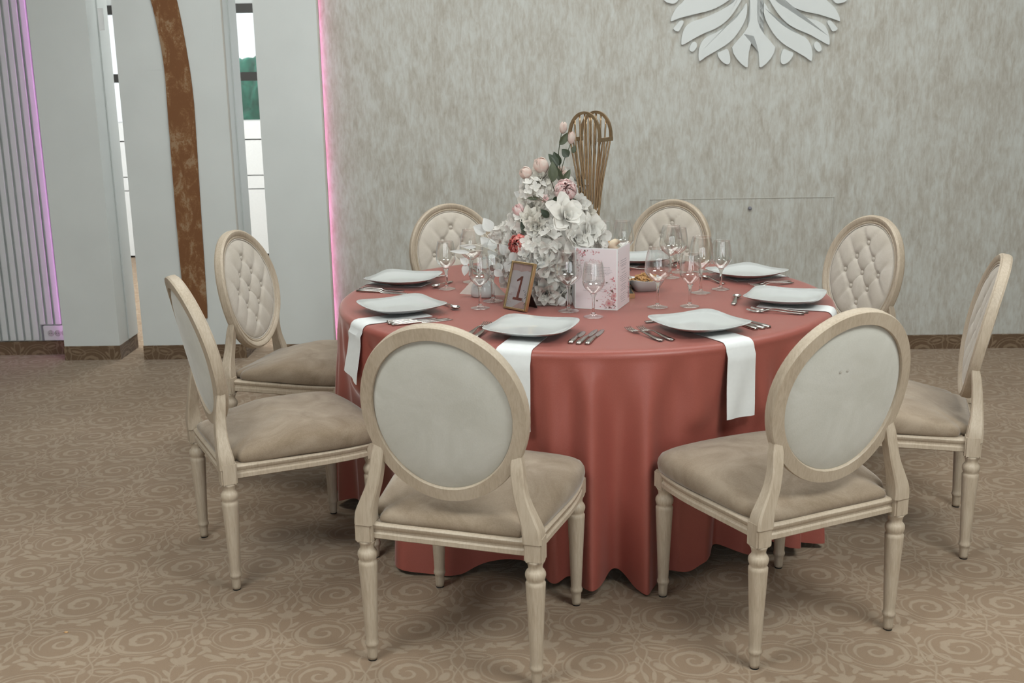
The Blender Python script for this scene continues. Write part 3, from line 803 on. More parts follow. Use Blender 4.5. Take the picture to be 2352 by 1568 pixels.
# ------------------------------------------------------------------ glasses
def glass(H,rb,foot,rim,stem_z,zmax):
    w=.0012
    zb=stem_z
    foot_p=[(.0004,.0012),(foot*.6,.0010),(foot-.002,.0002),(foot-.0005,.0006),(foot,.0016),(foot-.0015,.0028),(.022,.0050),(.013,.0080),(.0075,.012),(.0004,.0125)]
    stem_p=[(.0075,.0121),(.0056,.018),(.0048,.026),(.0045,stem_z*.6),(.0052,stem_z-.010),(.0075,stem_z-.001),(.0110,zb+.0035),(.0102,zb+.0050),(.0004,zb+.0048)]
    bowl=[]
    for i in range(1,15):
        t=i/14; z=zb+(zmax-zb)*t; bowl.append((max(.0085,rb*math.sin(t*PI/2)**.85),z))
    for i in range(1,9):
        t=i/8; z=zmax+(H-zmax)*t; bowl.append((rb+(rim-rb)*t**1.7,z))
    bowl=[b for b in bowl if b[1]>zb+.0035]
    r7,z7=bowl[-2]; r8,z8=bowl[-1]; f_=1-.0009/(z8-z7); bowl.insert(-1,(r7+(r8-r7)*f_,z7+(z8-z7)*f_))
    inner=[(r-w,z) for r,z in bowl[::-1]]
    bp_=bowl+[(rim+.0003,H-.0002),(rim+.0002,H+.0007),(rim-w*.5,H+.0011),(rim-w-.0002,H+.0007),(rim-w-.0003,H-.0002)]+inner
    rows_=lathe(bp_,48,False); 
    return [fixn(mesh(*lathe(foot_p,40))),fixn(mesh(*lathe(stem_p,24))),fixn(mesh(*rows_))]
GL=glass(.213,.0475,.0370,.0345,.088,.135); GS=glass(.188,.0385,.0345,.0310,.076,.122)
gl=[(1026,664,'S','small wine glass beside the upper left plate'),(1103,708,'S','small wine glass in front of the napkin holder, left of the number card'),
(1132,692,'L','large wine glass between the napkin holder and the number card'),(1084,648,'L','large wine glass behind the white leaf spray at left'),
(1306,715,'L','large wine glass between the flowers and the menu card, left one'),(1363,728,'S','small wine glass standing in front of the menu card'),
(1510,706,'L','large wine glass nearest the pretzel bowl on its right'),(1584,704,'S','small wine glass behind the front right plate'),
(1609,673,'L','large wine glass in the middle of the right group'),(1655,665,'S','small wine glass farthest right, before the back right plate'),
(1540,638,'L','large wine glass behind the pretzel bowl'),(1557,626,'S','small wine glass just behind the large one at back right'),
(1430,622,'L','large wine glass behind the menu card'),(1386,605,'S','small wine glass behind the flowers beside the gold stand'),
(1215,640,'S','small wine glass hidden behind the flower arrangement')]
for u,v,k,lab in gl:
    p=atz(u,v,ZT); t_=thing('wine_glass',lab,'glass',(p.x,p.y,TOP),0,'clear wine glasses')
    for n_,me_,mt_ in zip(('foot','stem','bowl'),GL if k=='L' else GS,('thin_glass','glass','thin_glass')): link(n_,me_,mt_,t_,smooth='auto' if n_=='foot' else True)
# ------------------------------------------------------------------ number frame
pBL=Vector((-.030,3.838,0)); dirw=Vector((.70,-.714,0)).normalized()
nf=thing('number_frame','slim gold photo frame leaning back and showing the number 1','picture frame',(pBL.x,pBL.y,ZT+.003))
FWd,FHt,TAU=.112,.172,.30
nf.rotation_euler=(0,0,math.atan2(dirw.y,dirw.x))
def nfp(x,z,d=0):   # local: x along width, z up along the leaning plane, d out towards the viewer
    return Vector((x, z*math.sin(TAU)-d*math.cos(TAU), z*math.cos(TAU)+d*math.sin(TAU)))
def nbox(name,x0,x1,z0,z1,d0,d1,mat):
    vs=[nfp(x,z,d) for d in (d0,d1) for x,z in ((x0,z0),(x1,z0),(x1,z1),(x0,z1))]
    fs=[(0,1,2,3),(7,6,5,4),(0,4,5,1),(1,5,6,2),(2,6,7,3),(3,7,4,0)]
    return link(name,fixn(mesh(vs,fs)),mat,nf)
b_=.0075
for args in (('frame_bar',0,b_,0,FHt),('frame_bar',FWd-b_,FWd,0,FHt),('frame_bar',b_,FWd-b_,0,b_),('frame_bar',b_,FWd-b_,FHt-b_,FHt)):
    n_,x0,x1,z0,z1=args
    o=nbox(n_,x0,x1,z0,z1,-.012,.003,'gold_light'); bv=o.modifiers.new('b','BEVEL'); bv.width=.0015; bv.segments=2
nbox('number_card',b_,FWd-b_,b_,FHt-b_,-.006,-.004,'paper')
def nprint(name,polys,mat,d=-.0037):
    vs=[];fs=[]
    for P in polys:
        n=len(vs); vs+=[nfp(x,z,d) for x,z in P]; m=len(P); vs+=[nfp(x,z,d-.0002) for x,z in P]
        fs.append(tuple(range(n,n+m))); fs.append(tuple(range(n+m,n+2*m))[::-1]); fs+=[(n+i,n+(i+1)%m,n+m+(i+1)%m,n+m+i) for i in range(m)]
    return link(name,mesh(vs,fs),mat,nf)
nprint('blush_wash',[[(b_,.138),(.03,.141),(.05,.137),(.08,.143),(FWd-b_,.139),(FWd-b_,FHt-b_),(b_,FHt-b_)],[(b_+.03,b_),(FWd-b_,b_),(FWd-b_,.03),(.08,.034),(.06,.022)]],'blush')
k_=.62
num=[[(.050,.045),(.062,.045),(.066,.122),(.058,.122)],[(.058,.122),(.066,.122),(.0655,.112),(.040,.101),(.0385,.107)],[(.034,.036),(.080,.036),(.080,.045),(.035,.045)]]
nprint('numeral',num,'rust',-.0034)
lv=[]
for i in range(12):
    x=.084+R.uniform(-.006,.012); z=.024+i*.0042; a=R.uniform(.3,1.3); l=.007
    x=min(x,.095); lv.append([(x,z),(x+l*math.cos(a)*.5-.0012,z+l*math.sin(a)*.5),(x+l*math.cos(a),z+l*math.sin(a)),(x+l*math.cos(a)*.5+.0012,z+l*math.sin(a)*.5-.001)])
nprint('leaf_sprig',lv,'blue_ink',-.0032)
lv=[]
for i in range(12):
    x=.010+R.uniform(0,.02); z=.012+R.uniform(0,.045); lv.append([(x,z),(x+.002,z+.001),(x+.0015,z+.003),(x-.0005,z+.002)])
nprint('petal_sprinkle',lv,'pink_ink',-.0032)
nbox('glazing',b_,FWd-b_,b_,FHt-b_,.0000,.0010,'glass')
vs=[nfp(FWd/2-.02,.10,-.012),nfp(FWd/2+.02,.10,-.012),Vector((FWd/2+.03,.085,-.002)),Vector((FWd/2-.03,.085,-.002))]
vs+=[v+Vector((0,.003,0)) for v in vs]
link('easel_leg',fixn(mesh(vs,[(0,1,2,3),(7,6,5,4),(0,4,5,1),(1,5,6,2),(2,6,7,3),(3,7,4,0)])),'dark',nf)
# ------------------------------------------------------------------ menu card (zig-zag fold)
mL=Vector((.226,3.822,0)); mM=Vector((.371,3.770,0)); mR=Vector((.430,3.925,0))
MH=.218
mc=thing('menu_card','folded blush menu card with printed roses, standing upright','menu',(mM.x,mM.y,ZT+.001))
def panel(p0,p1,name,zoff=0):
    d=(p1-p0); w=d.length; ang=math.atan2(d.y,d.x)
    bm=bmesh.new(); box_bm(bm,0,w,-.0004,.0004,0,MH)
    o=link(name,frombm(bm),'paper_white',mc,(p0-mM).to_tuple(),(0,0,ang)); return o,w
def mprint(o,name,polys,mat,d=-.0006):
    vs=[];fs=[]
    for P in polys:
        n=len(vs); m=len(P); vs+=[(x,d,z) for x,z in P]+[(x,-.0004,z) for x,z in P]
        fs.append(tuple(range(n,n+m))); fs+=[(n+i,n+m+i,n+m+(i+1)%m,n+(i+1)%m) for i in range(m)]
    return link(name,mesh(vs,fs),mat,o)
def rect(x0,x1,z0,z1): return [(x0,z0),(x1,z0),(x1,z1),(x0,z1)]
def blob(x,z,r,n=8,sq=1.0): return [(x+r*math.cos(2*PI*k/n),z+r*sq*math.sin(2*PI*k/n)) for k in range(n)]
def decorate(o,w,side):
    mprint(o,'panel_print',[rect(.004,w-.004,.004,MH-.004)],'paper',-.0006)
    fl,fd,lf=[],[],[]
    def spray(cx,cz,n,s,sy=1.0):
        for i in range(n):
            x=cx+R.gauss(0,s); z=cz+R.gauss(0,s*sy)
            if not(.006<x<w-.006 and .006<z<MH-.006): continue
            r=R.uniform(.0012,.0042)
            (fl if R.random()<.6 else lf if R.random()<.55 else fd).append(blob(x,z,r if R.random()<.6 else r*.5,7,R.uniform(.5,1)))
    if side=='front':
        spray(.018,MH-.02,60,.013); spray(.012,MH-.055,36,.010,2.0); spray(.05,MH-.012,22,.02,.3)
        spray(w-.020,.045,90,.014,1.5); spray(w-.03,.014,60,.02,.45); spray(w-.012,.10,26,.006,3)
        for (cx,cz,r) in ((w-.030,.024,.012),(w-.012,.052,.009),(.011,MH-.012,.006)):
            mprint(o,'rose_print',[blob(cx,cz,r,14)],'blush',-.0010); mprint(o,'rose_heart',[blob(cx,cz,r*.62,12)],'pink_ink',-.0012); mprint(o,'rose_heart',[blob(cx+.0005,cz,r*.33,10)],'pink_ink2',-.0014)
    else:
        spray(.006,MH-.05,30,.004,8); spray(w-.012,.05,45,.006,5); spray(w-.014,.03,20,.006)
    if fl: mprint(o,'flower_print',fl,'pink_ink',-.0008)
    if fd: mprint(o,'flower_print',fd,'pink_ink2',-.0009)
    if lf: mprint(o,'leaf_print',lf,'green_ink',-.0008)
o,w=panel(mL,mM,'front_leaf'); decorate(o,w,'front')
def words(cx,z,width,h=.0022,out=None):
    x=cx-width/2
    while x<cx+width/2:
        l=R.uniform(.003,.009); l=min(l,cx+width/2-x)
        # squiggled word: little uprights joined by a thin bar
        k=x
        while k<x+l-.0006:
            hh=h*R.choice((.6,.7,1.0,.6)); out.append(rect(k,k+.0005,z,z+hh)); k+=.0011
        out.append(rect(x,x+l,z+.0002,z+.0006)); x+=l+.0016
T=[]
for i,wd in enumerate((.085,.09,.10,.104,.09,.075,.05)): words(w*.55,.150-i*.0052,wd,out=T)
for i,wd in enumerate((.05,.088,.094,.06)): words(w*.52,.104-i*.0058,wd,out=T)
for i,wd in enumerate((.075,.09)): words(w*.50,.072-i*.006,wd,out=T)
mprint(o,'text_lines',T,'ink',-.0008)
T=[]; words(w*.48,.036,.055,.0016,out=T); mprint(o,'text_lines',T,'pink_ink',-.0008)
fc=bpy.data.curves.new('title','FONT'); fc.body='Menu'; fc.size=.021; fc.shear=.45; fc.align_x='CENTER'; fc.extrude=.0001; fc.offset=-.0004
fo=bpy.data.objects.new('title',fc); COL.objects.link(fo); fo.parent=o; fo.location=(w*.47,-.0009,.166); fo.rotation_euler=(PI/2,0,0); bpy.context.view_layer.update(); tm=bpy.data.meshes.new_from_object(fo); bpy.data.objects.remove(fo); fo=link('title',tm,'pink_ink',o,(w*.47,-.0009,.166),(PI/2,0,0))
o,w=panel(mM,mR,'side_leaf'); decorate(o,w,'side')
T=[]
for z in (.168,.160,.152,.147,.135,.123,.113,.106,.099,.092,.080,.073,.066,.060,.048,.041,.034,.028,.020): words(w*.48,z,R.uniform(.05,.10),.0018,out=T)
mprint(o,'text_lines',T,'ink',-.0008)
o,w=panel(mL,mL+Vector((-.004,.12,0)),'rear_leaf')
# ------------------------------------------------------------------ gold flower stand
gs=thing('gold_stand','tall gold wire stand with twin arches behind the flowers','stand',(.300,4.095,ZT))
yaw=math.radians(-32); gs.rotation_euler=(0,0,yaw)
def G(u,v,Y):          # world to stand-local
    p=aty(u,v,Y); d=p-Vector((.352,4.075,ZT)); c,s=math.cos(-yaw),math.sin(-yaw)
    return Vector((d.x*c-d.y*s,d.x*s+d.y*c,d.z))
ax=.062; ZR=.585; ZA=.675; DY=.045
def arch(y,n=18):
    return [(ax*math.cos(PI*k/n)-.006*0,y,ZR+(ZA-ZR)*math.sin(PI*k/n)**.9) for k in range(n+1)]
for y in (-DY,DY):
    P=arch(y); rows=[]
    for i,p in enumerate(P):
        t=Vector(P[min(i+1,len(P)-1)])-Vector(P[max(i-1,0)]); t.normalize(); nrm=Vector((t.z,0,-t.x))
        p=Vector(p); rows.append([p+nrm*a*.005+Vector((0,b*.005,0)) for a,b in ((-1,-1),(1,-1),(1,1),(-1,1))])
    o=link('arch',fixn(mesh(*loops(rows))),'gold',gs)
for sx in (-1,1):
    box('end_bar',sx*ax-.006,sx*ax+.006,-DY-.006,DY+.006,ZR-.014,ZR,'gold',gs)
# rods: from points on the arches down through a waist and out to the base
def rod(x0,y0,z0,tw):
    wx,wyy=x0*.40,y0*.38
    P=[(x0,y0,z0),(x0*.88,y0*.88,.53),(x0*.66,y0*.66,.44),(x0*.52,y0*.5,.36),(wx,wyy,.25),(x0*.50,y0*.5,.14),(x0*.85,y0*1.0,.03),(x0*1.0,y0*1.15,.012)]
    vs,fs=tube(catmull(P,4),.0033,8); return link('rod',fixn(mesh(vs,fs)),'gold',gs,smooth=True)
for y in (-DY,DY):
    for k in range(7):
        x=ax*(-1+2*k/6)*.98; z=ZR+(ZA-ZR)*max(0,1-(x/ax)**2)**.5 if k not in (0,6) else ZR
        rod(x,y,z-.004,0)
for sx in (-1,1):
    for y in (-.02,.02): rod(sx*ax,y,ZR-.010,0)
o=box('base',-.125,.158,-.107,.10,0,.018,'gold_light',gs,.001); o.rotation_euler.z=-yaw; o=box('base_top',-.119,.152,-.101,.094,.018,.0188,'dark',gs); o.rotation_euler.z=-yaw
# ------------------------------------------------------------------ flower arrangement
FA=thing('flower_arrangement','tall arrangement of white blooms, pink peonies and dark leaves','flowers',(.17,4.04,ZT))
FO=Vector((.17,4.04,ZT))
def petal(bm,l,w,cup,curl,mat4,n=5,m=5,notch=0,shape=.62):
    g=[]
    for i in range(m+1):
        t=i/m; wd=w*(math.sin(PI*min(1,t*.90+.05))**shape)*(.55+.55*t)
        row=[]
        for j in range(n):
            s=j/(n-1)*2-1
            x=s*wd; y=l*t-(notch*l*(1-s*s)*0 if i==m else 0)+(l*.06*(1-s*s) if i==m else 0)
            z=cup*s*s*wd+curl*l*t*t
            row.append(bm.verts.new(mat4@Vector((x,y,z))))
        g.append(row)
    for i in range(m):
        for j in range(n-1): bm.faces.new((g[i][j],g[i][j+1],g[i+1][j+1],g[i+1][j]))
def frame_to(axis,roll=0):
    q=Vector(axis).normalized().to_track_quat('Z','Y'); return q.to_matrix().to_4x4()@Matrix.Rotation(roll,4,'Z')
def bloom_mesh(rings,seed,R0=.003):
    rr=random.Random(seed); bm=bmesh.new()
    for (n,el,l,w,cup,curl) in rings:
        off=rr.uniform(0,6.28)
        for k in range(n):
            a=off+2*PI*k/n+rr.uniform(-.18,.18); e=math.radians(el+rr.uniform(-9,9))
            rot=Matrix.Rotation(a-PI/2,4,'Z')@Matrix.Translation((0,R0,0))@Matrix.Rotation(e,4,'X')@Matrix.Rotation(rr.uniform(-.25,.25),4,'Y')
            s=rr.uniform(.88,1.12)
            petal(bm,l*s,w*s,cup,curl+rr.uniform(-.12,.12),rot)
    me=bpy.data.meshes.new('bloom'); bm.to_mesh(me); bm.free(); return me
def bl_open(r,s): return bloom_mesh([(6,6,r,r*.42,.35,.10),(6,28,r*.9,r*.40,.4,-.05),(5,52,r*.7,r*.34,.5,-.12),(5,72,r*.45,r*.25,.6,-.2)],s)
def bl_full(r,s): return bloom_mesh([(7,-10,r*.95,r*.40,.5,-.15),(8,15,r,r*.38,.5,-.1),(8,40,r*.95,r*.36,.55,-.2),(7,62,r*.8,r*.32,.6,-.25),(6,78,r*.65,r*.25,.7,-.3),(4,86,r*.5,r*.18,.8,-.2)],s)
def bl_hyd(r,s):
    rr=random.Random(s); bm=bmesh.new(); n=24
    for i in range(n):
        z=1-1.55*(i+.5)/n; th=i*2.399; q=math.sqrt(max(0,1-z*z)); d=Vector((q*math.cos(th),q*math.sin(th),z))
        T0=Matrix.Translation(d*r*.78)@frame_to(d+Vector((rr.uniform(-.3,.3),rr.uniform(-.3,.3),rr.uniform(-.3,.3))),rr.uniform(0,6))
        for k in range(4):
            petal(bm,r*.40,r*.20,.3,.1,T0@Matrix.Rotation(k*PI/2,4,'Z')@Matrix.Rotation(.35,4,'X'),4,3)
    me=bpy.data.meshes.new('h'); bm.to_mesh(me); bm.free(); return me
def ball_petals(r,hz,layers,s,ruff=.06):
    rr=random.Random(s); bm=bmesh.new()
    for (n,rad,lat1,wd) in layers:
        off=rr.uniform(0,6)
        for k in range(n):
            a0=off+2*PI*k/n+rr.uniform(-.15,.15); rk=rad*rr.uniform(.96,1.05); l1=lat1+rr.uniform(-8,8); g=[]
            for i in range(8):
                t=i/7; la=math.radians(-85+(l1+85)*t); row=[]
                for j in range(7):
                    q=j/6*2-1; az=a0+q*wd*(math.sin(PI*min(1,t*.80+.12))**.4)
                    la2=la-abs(q)**3*.30*t; R_=r*rk*(1+(.05*t if abs(q)<.9 else .02)+ruff*t*t*math.sin(j*2.1+k))
                    row.append(bm.verts.new((R_*math.cos(la2)*math.cos(az),R_*math.cos(la2)*math.sin(az),R_*math.sin(la2)*hz)))
                g.append(row)
            for i in range(7):
                for j in range(6): bm.faces.new((g[i][j],g[i][j+1],g[i+1][j+1],g[i+1][j]))
    me=bpy.data.meshes.new('p'); bm.to_mesh(me); bm.free(); return me
def bl_peony(r,s): return ball_petals(r,.92,((5,1.0,42,.72),(5,.94,55,.7),(6,.86,66,.55),(6,.76,74,.5),(5,.6,78,.5),(4,.4,80,.7)),s,.07)
def bl_bud(r,l,s): return ball_petals(r,l/r*.55,((4,1.0,58,.85),(3,.88,72,.95),(3,.72,80,.9),(3,.5,84,.9)),s,.05)
def flower(name,me,mat,u,v,Y,axis,lab=None,scale=1.0):
    p=aty(u,v,Y)-FO
    o=link(name,me,mat,FA,smooth=True); mt=Matrix.Translation(p)@frame_to(axis,R.uniform(0,6))@Matrix.Scale(scale,4); o.matrix_local=mt
    inv=mt.inverted()
    for v_ in me.vertices:
        w_=mt@v_.co
        if w_.z<.003: w_.z=.003; v_.co=inv@w_
    if lab: o['label']=lab
    return o
# inner body that carries everything
vs,fs=lathe([(.05,.0),(.075,.01),(.080,.05),(.085,.11),(.075,.16),(.06,.20),(.045,.24),(.03,.29),(.012,.34)],24)
link('foam_body',mesh(vs,fs),'p_cream',FA,(0,.03,0),smooth=True)
px=.00162
def FR(u,v):  # outward-facing axis for a position in the arrangement
    return ((u-1262)/60*.8,-1.0,.25+(560-v)/400)
WH=[ # kind,u,v,radius px,Y
('open',1296,498,50,3.90),('open',1345,532,46,3.92),('open',1372,545,34,3.95),('open',1320,548,40,3.88),('full',1240,418,36,4.06),('hyd',1226,440,34,4.03),
('full',1222,478,34,4.02),('full',1322,472,32,4.04),('full',1345,490,30,4.06),('hyd',1200,515,38,4.02),('full',1218,505,30,3.98),('open',1245,535,36,3.95),
('full',1232,520,30,3.96),('hyd',1262,560,42,3.93),('hyd',1225,575,40,3.94),('open',1210,600,40,3.93),('open',1180,590,30,3.97),('open',1240,595,42,3.91),('open',1272,585,40,3.90),
('open',1262,625,38,3.90),('full',1235,640,34,3.93),('full',1255,672,36,3.90),('open',1225,610,34,3.92),('hyd',1290,600,36,3.95),('hyd',1190,635,30,3.97),('open',1290,640,30,3.93),
('full',1288,665,28,3.94),('hyd',1310,590,34,3.98),('open',1170,560,22,4.0),('hyd',1186,560,34,4.04),('hyd',1150,545,28,4.10),('open',1150,600,24,4.0),('open',1168,640,24,4.02),('hyd',1330,600,34,4.04),
('full',1190,550,30,4.05),('hyd',1280,460,30,4.10),('hyd',1300,520,40,4.02),('hyd',1250,500,40,4.05),('full',1340,560,30,3.98),('open',1302,430,30,4.10),('open',1325,415,34,4.14),('hyd',1170,530,26,4.10)]
fns={'open':bl_open,'full':bl_full,'hyd':bl_hyd}
for i,(k,u,v,r,Y) in enumerate(WH):
    ax_=FR(u,v); ax_=(ax_[0]+R.uniform(-.3,.3),ax_[1],ax_[2]+R.uniform(-.3,.2))
    flower({'open':'white_bloom','full':'white_rose','hyd':'hydrangea_head'}[k],fns[k](r*px,i),'p_white' if k!='full' or i%2 else 'p_cream',u,v,Y,ax_)
# back side fillers so that the bouquet is whole
for i in range(14):
    a=R.uniform(.2,2.9); z=R.uniform(.05,.30); rr_=.085*(1-z/.45)
    o=link('hydrangea_head',bl_hyd(.05,i+50),'p_white',FA,smooth=True); o.matrix_local=Matrix.Translation((rr_*math.cos(a),.03+rr_*math.sin(a),z))@frame_to((math.cos(a),math.sin(a),.4))
flower('pink_peony',bl_peony(24*px,5),'p_pink',1298,437,3.99,(.1,-1,.5),'round light pink peony at the top')
flower('coral_peony',bl_peony(23*px,6),'p_coral',1192,562,3.945,(-.6,-1,.3),'coral peony half hidden by white petals')
flower('blush_rose',bl_bud(17*px,36*px,7),'p_blush',1243,380,4.05,(-.45,-.25,.8),'blush rose bud leaning left')
flower('cream_rose',bl_bud(14*px,26*px,8),'p_blush',1207,397,4.05,(-.75,-.3,.6),'cream rose bud at upper left')
flower('rose_bud',bl_bud(8.5*px,25*px,9),'p_blush',1294,293,4.10,(.1,0,1),'topmost pale bud')
flower('rose_bud',bl_bud(8.5*px,27*px,10),'p_blush',1313,316,4.08,(.15,0,1),'pale bud before the gold arch')
flower('rose_bud',bl_bud(13*px,28*px,11),'p_pink',1191,483,4.0,(-.5,-.2,.9),'rose pink bud at left')
flower('small_rose',bl_open(8*px,12),'p_pink',1252,455,3.99,(-.2,-1,.4)); flower('small_rose',bl_open(11*px,13),'p_pink',1277,474,3.97,(.2,-1,.4))
flower('small_rose',bl_open(14*px,14),'p_blush',1288,396,4.09,(.0,-1,.6))
flower('small_rose',bl_open(14*px,15),'p_blush',1243,497,3.98,(-.2,-1,.4))
def leaf_mesh(l,w,fold=.35,bend=-.2):
    rows=[];n=9
    for i in range(n):
        t=i/(n-1); wd=w*math.sin(PI*t**.8)**.9+.0002; z=bend*l*t*t
        rows.append([(-wd,l*t,z+fold*wd),(-wd*.5,l*t,z+fold*wd*.4),(0,l*t,z),(wd*.5,l*t,z+fold*wd*.4),(wd,l*t,z+fold*wd)])
    return mesh(*loops(rows,False,False))
def leaf(u0,v0,u1,v1,Y,wf,mat,name,yy=0):
    a=aty(u0,v0,Y); b=aty(u1,v1,Y+yy); d=b-a; l=d.length
    y=d.normalized(); nrm=Vector((R.uniform(-.35,.35),-1,R.uniform(-.1,.4))); x=y.cross(nrm).normalized(); z=x.cross(y)
    mt=Matrix(((x.x,y.x,z.x,a.x-FO.x),(x.y,y.y,z.y,a.y-FO.y),(x.z,y.z,z.z,a.z-FO.z),(0,0,0,1)))
    o=link(name,leaf_mesh(l,l*wf),mat,FA,smooth=True); o.matrix_local=mt; return o
for (u0,v0,u1,v1,Y,wf,m_) in [(1285,333,1309,303,4.08,.22,'green2'),(1306,360,1291,342,4.06,.42,'green'),(1316,352,1320,333,4.07,.3,'green2'),(1281,383,1262,352,4.05,.30,'green'),(1286,380,1271,349,4.07,.3,'green'),
    (1270,418,1270,370,4.02,.24,'green2'),(1291,419,1277,382,4.04,.20,'green2'),(1293,418,1311,389,4.04,.22,'green2'),(1308,455,1332,470,3.985,.2,'green2'),(1300,455,1292,480,3.97,.28,'green2'),(1305,455,1312,474,3.97,.28,'green2'),(1284,452,1268,462,3.98,.3,'green'),(1290,458,1286,480,3.98,.35,'green'),
    (1238,455,1210,455,3.98,.16,'green2'),(1264,479,1276,462,3.95,.32,'green'),(1261,499,1242,481,3.95,.32,'green'),(1204,536,1197,504,3.95,.17,'green'),(1217,538,1203,518,3.96,.25,'green2'),(1325,462,1332,480,4.0,.2,'twig')]:
    leaf(u0,v0,u1,v1,Y,wf,m_,'green_leaf')
for (u0,v0,u1,v1,Y,wf) in [(1116,534,1087,519,4.02,.40),(1126,532,1113,500,4.02,.42),(1079,580,1032,575,3.95,.10),(1094,567,1055,565,3.96,.14),(1125,566,1104,545,4.0,.40),(1133,575,1127,548,3.99,.40),(1076,606,1056,592,3.97,.35),(1073,606,1064,634,3.97,.30),(1125,597,1103,616,3.93,.38),(1135,620,1155,634,3.93,.40),(1142,603,1150,628,3.94,.36),
    (1209,456,1181,440,4.05,.35),(1208,438,1196,408,4.06,.30),(1316,440,1322,378,4.14,.36),(1140,590,1120,575,3.98,.4),(1165,585,1148,560,3.97,.4),(1172,600,1160,625,3.95,.4),(1185,580,1170,600,3.93,.4),(1204,588,1190,575,3.92,.42),(1218,572,1200,592,3.90,.45),(1235,560,1222,585,3.90,.4),
    (1287,680,1296,708,3.86,.30),(1300,686,1284,702,3.85,.2),(1290,706,1279,716,3.85,.3),(1302,672,1312,700,3.87,.25),(1275,575,1270,600,3.88,.4),(1300,575,1312,563,3.88,.4),(1150,650,1160,625,3.99,.3),(1130,640,1120,618,3.99,.35),(1325,575,1340,555,3.9,.4),(1250,600,1236,618,3.87,.4),(1215,640,1200,622,3.90,.4)]:
    leaf(u0,v0,u1,v1,Y,wf,'p_leaf','white_leaf')
def stem(pts,Y,r,mat='twig',name='stem'):
    P=[aty(u,v,Y if not isinstance(Y,(list,tuple)) else Y[i])-FO for i,(u,v) in enumerate(pts)]
    vs,fs=tube(catmull(P,4),r,6); return link(name,mesh(vs,fs),mat,FA,smooth=True)
stem([(1290,305),(1285,333),(1283,360),(1287,395),(1291,425),(1295,470)],4.09,.0017,'green2'); stem([(1311,328),(1305,345),(1297,364),(1290,390),(1289,410)],4.075,.0016,'green2')
stem([(1256,394),(1266,415),(1274,440)],4.05,.0018,'twig'); stem([(1216,410),(1224,425),(1232,440)],4.05,.0014,'twig'); stem([(1265,480),(1250,463),(1232,455)],3.97,.0014); stem([(1262,474),(1245,455),(1236,448)],3.97,.0010)
stem([(1190,555),(1140,560),(1118,540),(1110,530)],[4.0,3.99,4.0,4.02],.0010,'p_cream','wire'); stem([(1175,600),(1130,575),(1090,562),(1058,566)],[3.98,3.97,3.96,3.96],.0011,'p_cream','wire')
stem([(1172,610),(1120,580),(1095,575),(1075,578)],[3.98,3.96,3.96,3.95],.0010,'p_cream','wire'); stem([(1150,590),(1100,560),(1075,585),(1070,610)],[3.99,3.97,3.97,3.97],.0009,'p_cream','wire')
stem([(1335,600),(1300,597),(1270,600)],3.88,.0011,'p_cream','wire'); stem([(1335,606),(1290,606),(1262,612)],3.885,.0011,'p_cream','wire')
stem([(1312,650),(1285,680),(1275,695),(1285,708)],3.87,.0012,'p_cream','wire'); stem([(1300,575),(1285,600),(1265,605)],3.88,.0010,'p_cream','wire')
# ------------------------------------------------------------------ napkin holders with paper napkins
def napkin_holder(u,v,lab,rz,open_):
    p=atz(u,v,ZT); h=thing('napkin_holder',lab,'napkin holder',(p.x,p.y,TOP),rz)
    rows=[]
    for s,z in ((.86,0),(1,.004),(1.02,.018),(.95,.038),(.78,.056),(.50,.068),(.1,.072)):
        rows.append([(.046*s*abs(math.cos(2*PI*k/28))**.7*(1 if math.cos(2*PI*k/28)>0 else -1),.026*s*abs(math.sin(2*PI*k/28))**.8*(1 if math.sin(2*PI*k/28)>0 else -1),z) for k in range(28)])
    link('holder_body',fixn(mesh(*loops(rows))),'china',h,smooth=True)
    for sx in (-1,1):
        bm=bmesh.new()
        for k in range(7):
            a=math.radians(22+k*5.0); L_=.125
            q=[(0,0),(L_*math.sin(a+.62),-.0),(0,0)]
            b0=Vector((sx*.004,.0025*k-.008,.100)); 
            e1=Vector((sx*(.020+.004*k),.0025*k-.008,.008)); e2=Vector((sx*(.092-.006*k),.0025*k-.006,.010+.004*k)); 
            vv=[bm.verts.new(x) for x in (b0,e1,e2)]; v2=[bm.verts.new(x+Vector((0,.0014,0))) for x in (b0,e1,e2)]
            bm.faces.new(vv); bm.faces.new(v2[::-1])
            for i in range(3): bm.faces.new((vv[i],vv[(i+1)%3],v2[(i+1)%3],v2[i]))
        link('paper_napkins',frombm(bm),'paper_napkin',h)
    return h
M['paper_napkin']=plain('paper_napkin',(.80,.77,.71),.8,.02,60)
napkin_holder(1110,682,'white ceramic holder with fanned paper napkins, left of the number card',-.25,1)
napkin_holder(1415,662,'white holder of paper napkins hidden behind the menu card',.1,1)
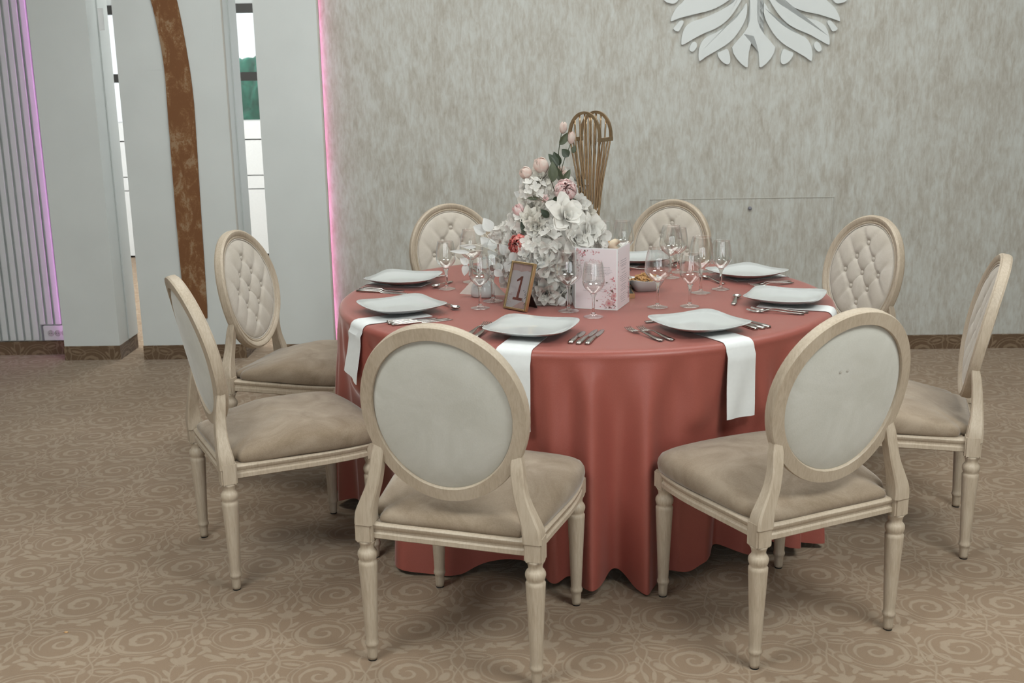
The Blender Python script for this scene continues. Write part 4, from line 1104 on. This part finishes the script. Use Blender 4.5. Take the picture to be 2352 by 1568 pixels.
# ------------------------------------------------------------------ pretzel bowl
pb=atz(1478,672,ZT)
bw=thing('snack_bowl','white rectangular snack bowl filled with small pretzels','bowl',(pb.x+.012,pb.y+.055,TOP),.18)
rows=[]
def rr_(sx,sy,z,p=4.5,n=48):
    o=[]
    for k in range(n):
        a=2*PI*k/n; c,s=math.cos(a),math.sin(a); r=1/((abs(c)**p+abs(s)**p)**(1/p)); x,y=r*c*sx,r*s*sy
        o.append((x,y,z+.010*max(0,(r-1)/.35)*(z>.03)))
    return o
for sx,sy,z in ((.040,.036,.0),(.046,.041,.002),(.062,.052,.030),(.070,.058,.040),(.0705,.0585,.042),(.068,.056,.041),(.058,.048,.028),(.042,.036,.006),(.002,.002,.005)): rows.append(rr_(sx,sy,z))
link('bowl_body',fixn(mesh(*loops(rows))),'china',bw,smooth=True)
def pretzel_mesh():
    P=[]
    for k in range(28):
        t=2*PI*k/28; P.append((.0115*math.sin(t)*(1+.25*math.cos(t)),.0095*math.cos(t)-.003*math.cos(2*t),.001*math.sin(2*t)))
    P.append(P[0]); vs,fs=tube(P,.0021,6); n=len(vs)
    v2,f2=tube([(-.008,.006,0),(.0,-.003,.001),(.003,-.009,0)],.0020,6); m_=len(v2)
    v3,f3=tube([(.008,.006,0),(.0,-.003,-.001),(-.003,-.009,0)],.0020,6)
    fs=fs+[tuple(i+n for i in f) for f in f2]+[tuple(i+n+m_ for i in f) for f in f3]
    return fixn(mesh(vs+v2+v3,fs))
PZ=pretzel_mesh(); bc=bw.location
for i in range(64):
    lay=i//32; a=i*2.399; rad=math.sqrt((i%32+.5)/32)*(.92 if lay==0 else .66)
    x,y=.056*rad*math.cos(a),.046*rad*math.sin(a); z=.036+.022*(1-rad**2)*(1 if lay else .55)+R.uniform(-.001,.002)
    c,s=math.cos(.18),math.sin(.18)
    o=link('pretzel',PZ,'pretzel',None,(bc.x+x*c-y*s,bc.y+x*s+y*c,ZT+z),(R.uniform(-.6,.6),R.uniform(-.6,.6),R.uniform(0,6)),smooth=True)
    tag(o,'small glazed pretzel heaped in the white snack bowl','pretzel','pretzels in the snack bowl')
# bread rolls seen over the menu card
bp=atz(1402,624,ZT)
bk=thing('bread_basket','small gold wire basket behind the menu card','basket',(bp.x,bp.y,TOP))
rows=[[(.055*s*math.cos(2*PI*k/32),.045*s*math.sin(2*PI*k/32),z) for k in range(32)] for s,z in ((.7,0),(.8,.03),(.95,.08),(1,.09),(.96,.09),(.78,.03),(.65,.004))]
link('basket_body',fixn(mesh(*loops(rows))),'gold_light',bk,smooth=True)
for i,(dx,dy,dz,s,lab) in enumerate(((-.024,0,.106,1.0,'golden curled bread roll in the basket, left one'),(.024,-.005,.108,.95,'pale split bread roll in the basket, right one'))):
    P=[]; n=26
    for k in range(n):
        t=k/(n-1)*PI*1.5+i*1.2; P.append((.024*math.cos(t),.018*math.sin(t),.014*math.sin(t*.7)))
    vs,fs=tube(P,.012,10,[.004+.015*math.sin(PI*k/(n-1))**.6 for k in range(n)])
    o=link('bread_roll',fixn(mesh(vs,fs)),'bread' if i==0 else 'bread_in',None,(bp.x+dx*1.25,bp.y+dy,ZT+dz),(PI/2*.8,0,0),smooth=True); tag(o,lab,'bread')
# tiny orange crumb on the carpet
p=atz(152,1452,0); vs,fs=lathe([(.004,0),(.006,.001),(.003,.003)],7); o=link('petal_crumb',mesh(vs,fs),'bread',None,p,smooth=True); o.scale=(1.2,.6,1); tag(o,'tiny orange scrap lying on the carpet at left','scrap')
